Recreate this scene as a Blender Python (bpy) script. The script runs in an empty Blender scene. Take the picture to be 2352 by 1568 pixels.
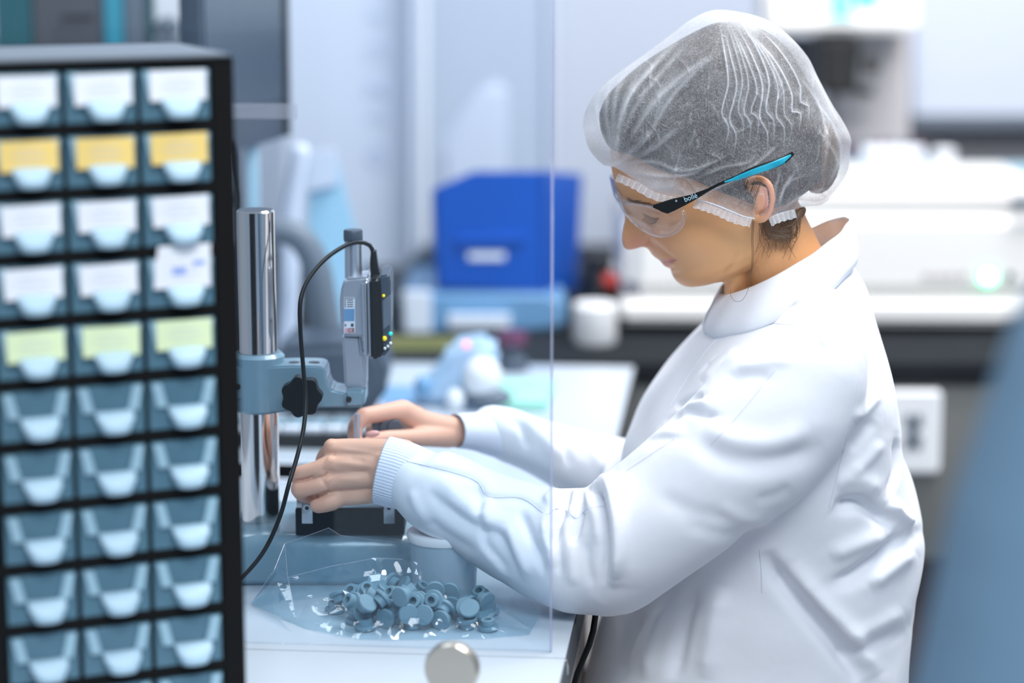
import bpy, bmesh, math, random
import numpy as np
from mathutils import Vector, Matrix, noise as mnoise
from mathutils.bvhtree import BVHTree

SC = bpy.context.scene
COL = SC.collection
R = math.radians
random.seed(7)

# ------------------------------------------------------------------ camera
CH, PITCH, FPX = 1.356, R(10.5), 85 / 36 * 2352
cam_d = bpy.data.cameras.new('camera')
cam_d.lens = 85; cam_d.sensor_width = 36
cam_d.dof.use_dof = True
cam_d.dof.focus_distance = 1.975
cam_d.dof.aperture_fstop = 2.3
cam_d.dof.aperture_blades = 0
cam_d.clip_start = 0.05
cam = bpy.data.objects.new('camera', cam_d)
cam.location = (0, 0, CH)
cam.rotation_euler = (math.pi / 2 - PITCH, 0, 0)
COL.objects.link(cam); SC.camera = cam

# ------------------------------------------------------------------ view, world, lights
SC.view_settings.view_transform = 'Standard'
SC.view_settings.look = 'None'
SC.view_settings.gamma = 1
SC.view_settings.exposure = 0.0
SC.view_settings.use_curve_mapping = False
SC.cycles.use_denoising = True
SC.cycles.max_bounces = 10
SC.cycles.transparent_max_bounces = 40
SC.cycles.caustics_reflective = False
SC.cycles.caustics_refractive = False
w = bpy.data.worlds.new('room_light'); SC.world = w; w.use_nodes = True
w.node_tree.nodes['Background'].inputs[0].default_value = (0.66, 0.80, 1.0, 1)
w.node_tree.nodes['Background'].inputs[1].default_value = 0.46

def area(name, loc, aim, size, power, color=(1, 1, 1), sy=None):
    l = bpy.data.lights.new(name, 'AREA'); l.energy = power; l.color = color
    l.shape = 'RECTANGLE'; l.size = size; l.size_y = sy or size
    o = bpy.data.objects.new(name, l); COL.objects.link(o); o.location = loc
    o.rotation_euler = (Vector(aim) - Vector(loc)).to_track_quat('-Z', 'Y').to_euler()
    return o
area('ceiling_and_fill_lamp', (0.75, 1.9, 2.75), (0.45, 2.0, 0.8), 1.2, 27, (1, 0.985, 0.97), 0.6)
area('ceiling_and_fill_lamp', (0.35, 0.15, 2.70), (0.3, 2.0, 0.95), 1.5, 46, (0.93, 0.97, 1), 0.6)  # unseen fill light added behind the camera
area('ceiling_and_fill_lamp', (1.0, 2.7, 2.75), (1.0, 3.25, 0.9), 1.2, 58, (1, 0.98, 0.97), 0.6)
area('ceiling_and_fill_lamp', (-0.8, 3.2, 2.75), (-0.8, 3.3, 0), 1.2, 16, (0.92, 0.96, 1), 0.6)

# ------------------------------------------------------------------ helpers
CP, SP = math.cos(PITCH), math.sin(PITCH)
def ray(px, py):
    a = (px - 1176) / FPX; b = -(py - 784) / FPX
    return Vector((a, CP + b * SP, -SP + b * CP))
def P(px, py, Y):
    d = ray(px, py); t = Y / d.y
    return Vector((d.x * t, Y, CH + d.z * t))
def T(px, py, z):
    d = ray(px, py); t = (z - CH) / d.z
    return Vector((d.x * t, d.y * t, z))
def mpp(px, py, Y):                      # metres in one pixel at that depth
    return (Y / ray(px, py).y) / FPX
def proj(V):                             # numpy Nx3 -> pixel arrays
    y, z = V[:, 1], V[:, 2] - CH
    zc = y * CP - z * SP; yc = y * SP + z * CP
    return 1176 + FPX * V[:, 0] / zc, 784 - FPX * yc / zc

MATS = {}
def mat(name, col, rough=0.5, metal=0.0, alpha=None, bump=None, spec=None, emit=None, sss=None, attr=None,
        noise=None, coat=None):
    m = bpy.data.materials.new(name); m.use_nodes = True
    nt = m.node_tree; b = nt.nodes['Principled BSDF']; L = nt.links.new
    b.inputs['Base Color'].default_value = (*col, 1)
    b.inputs['Roughness'].default_value = rough
    b.inputs['Metallic'].default_value = metal
    if spec is not None: b.inputs['Specular IOR Level'].default_value = spec
    if coat: b.inputs['Coat Weight'].default_value = coat
    if emit:
        b.inputs['Emission Color'].default_value = (*emit[0], 1)
        b.inputs['Emission Strength'].default_value = emit[1]
    if alpha is not None: b.inputs['Alpha'].default_value = alpha
    if sss:
        b.inputs['Subsurface Weight'].default_value = sss
        b.inputs['Subsurface Radius'].default_value = (1, 0.35, 0.18)
        b.inputs['Subsurface Scale'].default_value = 0.008
    tc = nt.nodes.new('ShaderNodeTexCoord')
    if noise:                             # (scale, strength) colour mottling
        n = nt.nodes.new('ShaderNodeTexNoise'); n.inputs['Scale'].default_value = noise[0]
        n.inputs['Detail'].default_value = 4
        L(tc.outputs['Object'], n.inputs['Vector'])
        mx = nt.nodes.new('ShaderNodeMix'); mx.data_type = 'RGBA'
        mx.inputs['A'].default_value = (*[c * (1 - noise[1]) for c in col], 1)
        mx.inputs['B'].default_value = (*[min(1, c * (1 + noise[1])) for c in col], 1)
        L(n.outputs['Fac'], mx.inputs['Factor']); L(mx.outputs['Result'], b.inputs['Base Color'])
    if attr:
        a = nt.nodes.new('ShaderNodeVertexColor'); a.layer_name = attr
        L(a.outputs['Color'], b.inputs['Base Color'])
    if bump:                              # (scale, strength, distance[, stretch])
        n = nt.nodes.new('ShaderNodeTexNoise'); n.inputs['Scale'].default_value = bump[0]
        n.inputs['Detail'].default_value = 5
        if len(bump) > 3:
            mp = nt.nodes.new('ShaderNodeMapping'); mp.inputs['Scale'].default_value = bump[3]
            L(tc.outputs['Object'], mp.inputs['Vector']); L(mp.outputs['Vector'], n.inputs['Vector'])
        else: L(tc.outputs['Object'], n.inputs['Vector'])
        bp = nt.nodes.new('ShaderNodeBump'); bp.inputs['Strength'].default_value = bump[1]
        bp.inputs['Distance'].default_value = bump[2]
        L(n.outputs['Fac'], bp.inputs['Height']); L(bp.outputs['Normal'], b.inputs['Normal'])
    MATS[name] = m
    return m

def film(name, tint, diff, dcol, gloss_rough=0.04, ior=1.45, bump=None):
    """thin clear plastic: transparent + a little scattering + fresnel gloss"""
    m = bpy.data.materials.new(name); m.use_nodes = True; nt = m.node_tree; L = nt.links.new
    nt.nodes.remove(nt.nodes['Principled BSDF']); out = nt.nodes['Material Output']
    tr = nt.nodes.new('ShaderNodeBsdfTransparent'); tr.inputs[0].default_value = (*tint, 1)
    df = nt.nodes.new('ShaderNodeBsdfDiffuse'); df.inputs[0].default_value = (*dcol, 1)
    tl = nt.nodes.new('ShaderNodeBsdfTranslucent'); tl.inputs[0].default_value = (*dcol, 1)
    ms = nt.nodes.new('ShaderNodeMixShader'); ms.inputs[0].default_value = 0.5
    L(df.outputs[0], ms.inputs[1]); L(tl.outputs[0], ms.inputs[2])
    mx = nt.nodes.new('ShaderNodeMixShader'); mx.inputs[0].default_value = diff
    L(tr.outputs[0], mx.inputs[1]); L(ms.outputs[0], mx.inputs[2])
    gl = nt.nodes.new('ShaderNodeBsdfGlossy'); gl.inputs['Roughness'].default_value = gloss_rough
    fr = nt.nodes.new('ShaderNodeFresnel'); fr.inputs['IOR'].default_value = ior
    m2 = nt.nodes.new('ShaderNodeMixShader')
    ge = nt.nodes.new('ShaderNodeNewGeometry'); mr = nt.nodes.new('ShaderNodeMapRange')   # same gloss on both faces of a sheet
    mr.inputs['To Min'].default_value = ior; mr.inputs['To Max'].default_value = 1 / ior
    L(ge.outputs['Backfacing'], mr.inputs['Value']); L(mr.outputs[0], fr.inputs['IOR'])
    L(fr.outputs[0], m2.inputs[0]); L(mx.outputs[0], m2.inputs[1]); L(gl.outputs[0], m2.inputs[2])
    L(m2.outputs[0], out.inputs[0])
    if bump:
        tc = nt.nodes.new('ShaderNodeTexCoord')
        n = nt.nodes.new('ShaderNodeTexNoise'); n.inputs['Scale'].default_value = bump[0]
        L(tc.outputs['Object'], n.inputs['Vector'])
        bp = nt.nodes.new('ShaderNodeBump'); bp.inputs['Strength'].default_value = bump[1]
        bp.inputs['Distance'].default_value = bump[2]
        L(n.outputs['Fac'], bp.inputs['Height'])
        L(bp.outputs['Normal'], gl.inputs['Normal']); L(bp.outputs['Normal'], fr.inputs['Normal'])
    MATS[name] = m
    return m

def tag(o, label=None, cat=None, group=None, kind=None):
    if label: o['label'] = label
    if cat: o['category'] = cat
    if group: o['group'] = group
    if kind: o['kind'] = kind
    return o
def empty(name, loc, label=None, cat=None, group=None, rot=0):
    o = bpy.data.objects.new(name, None); COL.objects.link(o)
    o.location = loc; o.rotation_euler = (0, 0, rot); o.empty_display_size = 0.05
    tag(o, label, cat, group); o['_loc'] = list(loc)
    return o
def origin_of(par):
    v = Vector((0, 0, 0))
    while par is not None:
        v += par.location; par = par.parent
    return v
def mesh_obj(name, V, F, m, parent=None, smooth=True, local=False):
    me = bpy.data.meshes.new(name); V = np.asarray(V, float)
    if parent is not None and not local:
        V = V - np.array(origin_of(parent))
    me.from_pydata(V.tolist(), [], [tuple(int(i) for i in f) for f in F]); me.update()
    return link(name, me, m, parent, smooth)
def link(name, me, m, parent=None, smooth=True):
    if smooth and len(me.polygons): me.polygons.foreach_set('use_smooth', [True] * len(me.polygons))
    if m is not None: me.materials.append(m)
    o = bpy.data.objects.new(name, me); COL.objects.link(o)
    if parent is not None: o.parent = parent
    return o

class MB:
    """collects shapes into one bmesh"""
    def __init__(s): s.bm = bmesh.new()
    def _new(s, n0): s.bm.verts.ensure_lookup_table(); return s.bm.verts[n0:]
    def box(s, c, size, rot=None, bevel=0, seg=2):
        t = bmesh.new(); bmesh.ops.create_cube(t, size=1)
        bmesh.ops.scale(t, vec=size, verts=t.verts)
        if bevel: bmesh.ops.bevel(t, geom=list(t.edges), offset=bevel, segments=seg, profile=0.6, affect='EDGES', clamp_overlap=True)
        M = Matrix.Translation(c) @ (rot.to_4x4() if rot else Matrix.Identity(4))
        return s._merge(t, M)
    def _merge(s, t, M=None):
        if M is not None: t.transform(M)
        me = bpy.data.meshes.new('t'); t.to_mesh(me); t.free(); s.bm.from_mesh(me); bpy.data.meshes.remove(me)
        return s
    def prism(s, poly, thick, M=None, bevel=0):
        """polygon in XY extruded along +Z"""
        t = bmesh.new(); vs = [t.verts.new((x, y, 0)) for x, y in poly]; f = t.faces.new(vs)
        r = bmesh.ops.extrude_face_region(t, geom=[f])
        bmesh.ops.translate(t, vec=(0, 0, thick), verts=[v for v in r['geom'] if isinstance(v, bmesh.types.BMVert)])
        bmesh.ops.recalc_face_normals(t, faces=t.faces)
        if bevel: bmesh.ops.bevel(t, geom=list(t.edges), offset=bevel, segments=2, affect='EDGES', clamp_overlap=True)
        return s._merge(t, M)
    def prism_px(s, poly, Y0, Y1, bevel=0):
        """outline read off the photo at depth Y0, given its own thickness back to Y1"""
        a = [P(x, y, Y0) for x, y in poly]
        t = bmesh.new(); vs = [t.verts.new(v) for v in a]; f = t.faces.new(vs)
        r = bmesh.ops.extrude_face_region(t, geom=[f])
        bmesh.ops.translate(t, vec=(0, Y1 - Y0, 0), verts=[v for v in r['geom'] if isinstance(v, bmesh.types.BMVert)])
        bmesh.ops.recalc_face_normals(t, faces=t.faces)
        if bevel: bmesh.ops.bevel(t, geom=list(t.edges), offset=bevel, segments=3, affect='EDGES', clamp_overlap=True)
        return s._merge(t)
    def lathe(s, prof, M=None, seg=48):
        """profile (r, z) revolved round Z"""
        t = bmesh.new(); rings = []
        for r, z in prof:
            if r < 1e-6: rings.append([t.verts.new((0, 0, z))])
            else: rings.append([t.verts.new((r * math.cos(2 * math.pi * k / seg), r * math.sin(2 * math.pi * k / seg), z)) for k in range(seg)])
        for a, b in zip(rings, rings[1:]):
            for k in range(seg):
                k2 = (k + 1) % seg
                if len(a) == 1 and len(b) == 1: continue
                if len(a) == 1: t.faces.new((a[0], b[k2], b[k]))
                elif len(b) == 1: t.faces.new((a[k], a[k2], b[0]))
                else: t.faces.new((a[k], a[k2], b[k2], b[k]))
        bmesh.ops.recalc_face_normals(t, faces=t.faces)
        return s._merge(t, M)
    def cyl(s, p0, p1, r, r1=None, seg=32, bevel=0.0):
        p0, p1 = Vector(p0), Vector(p1); d = p1 - p0; h = d.length
        M = Matrix.Translation(p0) @ d.to_track_quat('Z', 'Y').to_matrix().to_4x4()
        r1 = r if r1 is None else r1; b = bevel
        pr = [(0, 0), (r - b, 0), (r, b), (r1, h - b), (r1 - b, h), (0, h)] if b else [(0, 0), (r, 0), (r1, h), (0, h)]
        return s.lathe(pr, M, seg)
    def tube(s, pts, rad, seg=20, cap=True, up=(0, 0, 1), flat=None):
        V, F = tube_geo(pts, rad, seg, cap, up, flat)
        t = bmesh.new(); vs = [t.verts.new(v) for v in V]
        for f in F:
            try: t.faces.new([vs[i] for i in f])
            except ValueError: pass
        return s._merge(t)
    def ball(s, c, r, sc=(1, 1, 1), rot=None, sub=3):
        t = bmesh.new(); bmesh.ops.create_icosphere(t, subdivisions=sub, radius=1)
        M = Matrix.Translation(c) @ (rot.to_4x4() if rot else Matrix.Identity(4)) @ Matrix.Diagonal((r * sc[0], r * sc[1], r * sc[2], 1))
        return s._merge(t, M)
    def build(s, name, m, parent=None, smooth=True, local=False, sharp=35):
        me = bpy.data.meshes.new(name)
        if parent is not None and not local:
            bmesh.ops.translate(s.bm, vec=-origin_of(parent), verts=s.bm.verts)
        s.bm.to_mesh(me); s.bm.free()
        o = link(name, me, m, parent, smooth)
        if smooth:
            try: me.set_sharp_from_angle(angle=R(sharp))
            except Exception: pass
        return o

def catmull(pts, n):
    """smooth resample of a list of tuples, n points in all"""
    A = np.array([list(p) for p in pts], float)
    d = np.r_[0, np.cumsum(np.maximum(1e-9, np.linalg.norm(np.diff(A[:, :3] if A.shape[1] >= 3 else A, axis=0), axis=1)))]
    t = np.linspace(0, d[-1], n); out = np.zeros((n, A.shape[1]))
    # cubic Hermite with finite-difference tangents
    m = np.zeros_like(A)
    m[1:-1] = (A[2:] - A[:-2]) / (d[2:] - d[:-2])[:, None]
    m[0] = (A[1] - A[0]) / (d[1] - d[0]); m[-1] = (A[-1] - A[-2]) / (d[-1] - d[-2])
    k = np.clip(np.searchsorted(d, t, side='right') - 1, 0, len(d) - 2)
    h = (d[k + 1] - d[k]); s = ((t - d[k]) / h)[:, None]; h = h[:, None]
    out = (2*s**3 - 3*s**2 + 1) * A[k] + (s**3 - 2*s**2 + s) * h * m[k] + (-2*s**3 + 3*s**2) * A[k+1] + (s**3 - s**2) * h * m[k+1]
    return out
def tube_geo(pts, rad, seg=20, cap=True, up=(0, 0, 1), flat=None):
    """rad: float or list; flat: list of the radius along the second axis"""
    pts = [Vector(p[:3]) for p in pts]; n = len(pts)
    rad = [rad] * n if isinstance(rad, (int, float)) else list(rad)
    flat = rad if flat is None else ([flat] * n if isinstance(flat, (int, float)) else list(flat))
    V, F = [], []
    T_ = [(pts[min(i + 1, n - 1)] - pts[max(i - 1, 0)]).normalized() for i in range(n)]
    U = Vector(up); stations = []
    if cap:
        for a in (0.15, 0.45, 0.75):
            q = math.sqrt(1 - (1 - a) ** 2)
            stations.append((pts[0] - T_[0] * rad[0] * (1 - a), T_[0], rad[0] * q, flat[0] * q))
    for i in range(n): stations.append((pts[i], T_[i], rad[i], flat[i]))
    if cap:
        for a in (0.75, 0.45, 0.15):
            q = math.sqrt(1 - (1 - a) ** 2)
            stations.append((pts[-1] + T_[-1] * rad[-1] * (1 - a), T_[-1], rad[-1] * q, flat[-1] * q))
    a_prev = None
    for c, t, r1, r2 in stations:
        if a_prev is None:
            a = U - t * U.dot(t)
            if a.length < 1e-3: a = Vector((1, 0, 0)) - t * t.x
        else: a = a_prev - t * a_prev.dot(t)
        a.normalize(); b = t.cross(a); a_prev = a
        for k in range(seg):
            th = 2 * math.pi * k / seg
            V.append(c + a * r1 * math.cos(th) + b * r2 * math.sin(th))
    m = len(stations)
    for i in range(m - 1):
        for k in range(seg):
            k2 = (k + 1) % seg
            F.append((i * seg + k, i * seg + k2, (i + 1) * seg + k2, (i + 1) * seg + k))
    V.append(stations[0][0]); V.append(stations[-1][0])
    for k in range(seg):
        F.append((m * seg, (k + 1) % seg, k)); F.append((m * seg + 1, (m - 1) * seg + k, (m - 1) * seg + (k + 1) % seg))
    return V, F
def pxpath(pts, n=40):
    """(px, py, Y) list -> smooth world points"""
    return [Vector(v) for v in catmull([P(*p[:3]) for p in pts], n)]
def voxel(bm_mb, size, smooth_n=6, factor=0.5):
    """union of all shapes in an MB, remeshed into one surface -> mesh data"""
    me = bpy.data.meshes.new('v'); bm_mb.bm.to_mesh(me); bm_mb.bm.free()
    o = bpy.data.objects.new('v', me); COL.objects.link(o)
    r = o.modifiers.new('r', 'REMESH'); r.mode = 'VOXEL'; r.voxel_size = size
    if smooth_n:
        s = o.modifiers.new('s', 'SMOOTH'); s.iterations = smooth_n; s.factor = factor
    dg = bpy.context.evaluated_depsgraph_get(); dg.update()
    out = bpy.data.meshes.new_from_object(o.evaluated_get(dg))
    bpy.data.objects.remove(o); bpy.data.meshes.remove(me)
    return out
def get_co(me):
    a = np.empty(len(me.vertices) * 3); me.vertices.foreach_get('co', a); return a.reshape(-1, 3)
def get_no(me):
    a = np.empty(len(me.vertices) * 3); me.vertices.foreach_get('normal', a); return a.reshape(-1, 3)
def set_co(me, V): me.vertices.foreach_set('co', np.ascontiguousarray(V).ravel()); me.update()
def pdist(X, Y, poly):
    """distance of points to a polyline and the parameter 0..1 along it"""
    A = np.array(poly, float); seg = np.linalg.norm(np.diff(A, axis=0), axis=1); tot = seg.sum(); acc = 0
    best = np.full(X.shape, 1e9); par = np.zeros(X.shape)
    for i in range(len(A) - 1):
        d = A[i + 1] - A[i]; L2 = max(d @ d, 1e-9)
        t = np.clip(((X - A[i, 0]) * d[0] + (Y - A[i, 1]) * d[1]) / L2, 0, 1)
        q = np.hypot(X - A[i, 0] - t * d[0], Y - A[i, 1] - t * d[1])
        k = q < best; best[k] = q[k]; par[k] = (acc + t[k] * seg[i]) / tot; acc += seg[i]
    return best, par
def folds(X, Y, lst):
    """sum of creases: (polyline, sigma px, amplitude m)"""
    D = np.zeros(X.shape)
    for poly, sg, amp in lst:
        pl = catmull(poly, max(6, 4 * len(poly))) if len(poly) > 2 else np.array(poly, float)
        x0, y0 = pl.min(0) - 4 * sg; x1, y1 = pl.max(0) + 4 * sg
        k = (X > x0) & (X < x1) & (Y > y0) & (Y < y1)
        if not k.any(): continue
        d, t = pdist(X[k], Y[k], pl)
        D[k] += amp * np.exp(-(d / sg) ** 2) * np.clip(np.sin(np.pi * np.clip(t, 0.03, 0.97)) * 1.6, 0, 1)
    return D
def steps(X, Y, lst):
    """overlapping folds: raised on one side of the line, sunk on the other"""
    D = np.zeros(X.shape)
    for poly, hi, dh_, lo, dl in lst:
        pl = catmull(poly, max(8, 4 * len(poly))); r_ = 4 * max(dh_, dl)
        x0, y0 = pl.min(0) - r_; x1, y1 = pl.max(0) + r_; k = (X > x0) & (X < x1) & (Y > y0) & (Y < y1)
        x_, y_ = X[k], Y[k]; best = np.full(x_.shape, 1e9); sd = np.zeros(x_.shape); par = np.zeros(x_.shape); n = len(pl)
        for i in range(n - 1):
            a, d = pl[i], pl[i + 1] - pl[i]; L2 = max(d @ d, 1e-9); t = np.clip(((x_ - a[0]) * d[0] + (y_ - a[1]) * d[1]) / L2, 0, 1)
            q = np.hypot(x_ - a[0] - t * d[0], y_ - a[1] - t * d[1]); c = d[0] * (y_ - a[1]) - d[1] * (x_ - a[0]); m = q < best
            best[m] = q[m]; sd[m] = c[m]; par[m] = (i + t[m]) / (n - 1)
        e = np.clip(np.sin(np.pi * np.clip(par, 0.0, 1)) * 1.8, 0, 1)
        wh = 0.5 * (1 - np.tanh(np.sign(sd) * best / 5.5)); D[k] += e * (wh * hi * np.exp(-best / dh_) - (1 - wh) * lo * np.exp(-(best / dl) ** 2))
    return D
def vcol(me, name, C):
    a = me.color_attributes.new(name, 'FLOAT_COLOR', 'POINT')
    C4 = np.c_[C, np.ones(len(C))]; a.data.foreach_set('color', C4.ravel())
def text_mesh(body, size, M, m, name, parent, extrude=0.0, align='LEFT', local=False):
    cu = bpy.data.curves.new('t', 'FONT'); cu.body = body; cu.size = size; cu.align_x = align; cu.extrude = extrude
    o = bpy.data.objects.new('t', cu); COL.objects.link(o)
    dg = bpy.context.evaluated_depsgraph_get(); dg.update()
    me = bpy.data.meshes.new_from_object(o.evaluated_get(dg)); bpy.data.objects.remove(o)
    me.transform(M)
    if parent is not None and not local: me.transform(Matrix.Translation(-origin_of(parent)))
    me.materials.clear()
    return link(name, me, m, parent, smooth=False)
# ------------------------------------------------------------------ materials
M = {}
M['wall'] = mat('painted_wall', (0.50, 0.555, 0.66), 0.7, noise=(1.5, 0.03))
M['board'] = mat('pale_board', (0.62, 0.67, 0.78), 0.4, noise=(2, 0.02))
M['floor'] = mat('grey_vinyl_floor', (0.30, 0.33, 0.36), 0.5, noise=(20, 0.12))
M['table'] = mat('white_laminate', (0.51, 0.57, 0.635), 0.32, noise=(9, 0.02), bump=(300, 0.05, 0.001))
M['edge'] = mat('dark_edge_band', (0.035, 0.04, 0.045), 0.45, bump=(200, 0.1, 0.001))
M['legs'] = mat('beige_metal', (0.72, 0.66, 0.62), 0.5, noise=(6, 0.03))
M['counter'] = mat('dark_counter', (0.013, 0.016, 0.020), 0.8, noise=(14, 0.2), spec=0.15)
M['carc'] = mat('grey_cabinet_board', (0.15, 0.155, 0.15), 0.6, noise=(8, 0.06))
M['brown'] = mat('brown_wood', (0.10, 0.045, 0.025), 0.5, noise=(9, 0.2), bump=(30, 0.1, 0.002, (1, 1, 8)))
M['black'] = mat('black_plastic', (0.006, 0.0065, 0.007), 0.45, bump=(400, 0.05, 0.0005))
M['blackframe'] = mat('black_steel', (0.004, 0.0042, 0.0045), 0.75, spec=0.2, bump=(300, 0.08, 0.0005))
M['rubber'] = mat('black_rubber', (0.004, 0.006, 0.007), 0.4, spec=0.3)
M['blueiron'] = mat('blue_grey_enamel', (0.205, 0.325, 0.40), 0.28, noise=(60, 0.06), bump=(160, 0.18, 0.0012), coat=0.3)
M['chrome'] = mat('polished_steel', (0.82, 0.75, 0.71), 0.10, 1.0, bump=(5, 0.03, 0.001, (60, 60, 0.3)))  # warm tint stands in for brownish reflections of the room
M['satin'] = mat('satin_metal', (0.60, 0.63, 0.69), 0.36, 0.85, bump=(200, 0.05, 0.0005))
M['plate'] = mat('ground_steel', (0.62, 0.62, 0.64), 0.3, 0.8, noise=(90, 0.1))
M['granite'] = mat('dark_granite', (0.003, 0.014, 0.022), 0.55, noise=(300, 0.4), spec=0.2)
M['brushed'] = mat('brushed_nickel', (0.50, 0.46, 0.40), 0.28, 0.9, bump=(20, 0.1, 0.0005, (1, 40, 40)))
M['bluebin'] = mat('blue_plastic', (0.0, 0.085, 0.46), 0.5, noise=(4, 0.15), spec=0.2)
M['lightblue'] = mat('frosted_blue_plastic', (0.16, 0.34, 0.56), 0.35, noise=(5, 0.08))
M['white'] = mat('white_plastic', (0.82, 0.83, 0.85), 0.4, noise=(5, 0.02))
M['cream'] = mat('cream_housing', (0.86, 0.85, 0.83), 0.45, noise=(3, 0.015))
M['beige'] = mat('beige_housing', (0.52, 0.49, 0.50), 0.5, noise=(3, 0.02))
M['grey'] = mat('mid_grey_plastic', (0.14, 0.17, 0.21), 0.5, noise=(8, 0.08))
M['slate'] = mat('slate_plastic', (0.05, 0.07, 0.10), 0.45, noise=(8, 0.1))
M['paper'] = mat('white_paper', (0.80, 0.83, 0.90), 0.8, noise=(60, 0.03))
M['cappart'] = mat('grey_rubber_cap', (0.17, 0.29, 0.36), 0.55, noise=(150, 0.1))
M['darkpart'] = mat('dark_grey_rubber_cap', (0.07, 0.09, 0.12), 0.5, noise=(150, 0.1))
M['red'] = mat('red_plastic', (0.62, 0.05, 0.03), 0.4, noise=(9, 0.1))
M['purple'] = mat('purple_plastic', (0.13, 0.03, 0.075), 0.45, noise=(9, 0.1))
M['green'] = mat('pale_green_pad', (0.36, 0.72, 0.58), 0.7, noise=(12, 0.08))
M['yellow'] = mat('olive_yellow_tape', (0.20, 0.19, 0.05), 0.5, noise=(40, 0.1))
M['teal'] = mat('teal_binder', (0.012, 0.11, 0.13), 0.5, noise=(8, 0.1))
M['turq'] = mat('turquoise_binder', (0.04, 0.31, 0.42), 0.5, noise=(8, 0.06))
M['taupe'] = mat('taupe_binder', (0.085, 0.085, 0.10), 0.6, noise=(8, 0.1))
M['screen'] = mat('dark_screen_glass', (0.045, 0.07, 0.105), 0.22, spec=0.6)
M['label'] = mat('white_label', (0.90, 0.92, 0.97), 0.7, noise=(60, 0.03))
M['labely'] = mat('yellow_label', (0.98, 0.70, 0.22), 0.7, noise=(60, 0.04))
M['labelg'] = mat('pale_green_label', (0.82, 0.94, 0.58), 0.7, noise=(60, 0.04))
M['ink'] = mat('faint_print', (0.66, 0.70, 0.80), 0.8)
M['inkb'] = mat('blue_print', (0.30, 0.42, 0.85), 0.8)
M['print'] = mat('black_print', (0.03, 0.05, 0.07), 0.8)
M['drawer'] = mat('smoky_blue_plastic', (0.13, 0.27, 0.36), 0.25, alpha=0.62, noise=(30, 0.1))
M['lug'] = mat('frosted_drawer_rim', (0.42, 0.64, 0.76), 0.4, alpha=0.8, noise=(30, 0.06))
M['handle'] = mat('lit_drawer_handle', (0.42, 0.60, 0.72), 0.45, noise=(30, 0.04))  # same plastic as the drawer, painted lighter for light from above
M['acrylic'] = film('clear_acrylic', (0.93, 0.97, 1.0), 0.007, (0.75, 0.85, 1.0), 0.03, 1.27)
M['acredge'] = film('acrylic_cut_edge', (0.86, 0.88, 0.95), 0.32, (0.66, 0.70, 0.86), 0.2, 1.25)
M['bag'] = film('clear_bag_film', (0.80, 0.91, 0.95), 0.06, (0.70, 0.86, 0.97), 0.05, 1.6, bump=(40, 0.3, 0.003))
M['clearbox'] = film('clear_plastic_tub', (0.93, 0.96, 0.98), 0.5, (0.75, 0.88, 0.96), 0.1, 1.4)
M['lens'] = film('clear_lens', (0.97, 0.97, 0.985), 0.06, (0.95, 0.93, 0.98), 0.02, 1.55)
M['lensrim'] = film('lens_rim', (0.93, 0.94, 0.97), 0.16, (0.92, 0.92, 0.98), 0.05, 1.6)
M['lensblue'] = film('blue_reflection_lens', (0.25, 0.55, 0.95), 0.4, (0.05, 0.30, 0.90), 0.03, 1.6)  # blue of a reflection put into tint and colour
M['turqrub'] = mat('turquoise_rubber', (0.012, 0.40, 0.56), 0.5)
M['hair'] = mat('dark_brown_hair', (0.030, 0.020, 0.017), 0.6, noise=(70, 0.5), bump=(60, 0.6, 0.003, (6, 1, 1)))
M['strand'] = mat('brown_hair_strand', (0.11, 0.06, 0.03), 0.5)
M['skin'] = mat('skin', (0.8, 0.5, 0.36), 0.45, sss=0.12, attr='tint', bump=(900, 0.12, 0.0004), spec=0.22)
M['nail'] = mat('finger_nail', (0.80, 0.42, 0.38), 0.3)
M['ledgreen'] = mat('lit_green_lamp', (0.2, 0.8, 0.5), 0.4, emit=((0.12, 1.0, 0.45), 2.6))
M['ledcore'] = mat('lit_lamp_centre', (0.8, 1, 0.9), 0.4, emit=((0.8, 1.0, 0.9), 4.0))
M['ledred'] = mat('lit_red_lamp', (0.9, 0.2, 0.3), 0.4, emit=((1.0, 0.15, 0.3), 1.6))
M['ledyellow'] = mat('yellow_button', (0.95, 0.72, 0.0), 0.4, emit=((1.0, 0.75, 0.0), 0.35))
M['ledteal'] = mat('teal_button', (0.0, 0.7, 0.6), 0.4, emit=((0.0, 0.8, 0.65), 0.35))
M['display'] = mat('teal_display_mark', (0.02, 0.55, 0.65), 0.4, emit=((0.02, 0.55, 0.62), 0.5))
M['greycoat'] = mat('blue_grey_jacket', (0.15, 0.26, 0.37), 0.8, noise=(5, 0.08), bump=(10, 0.3, 0.01))

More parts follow.
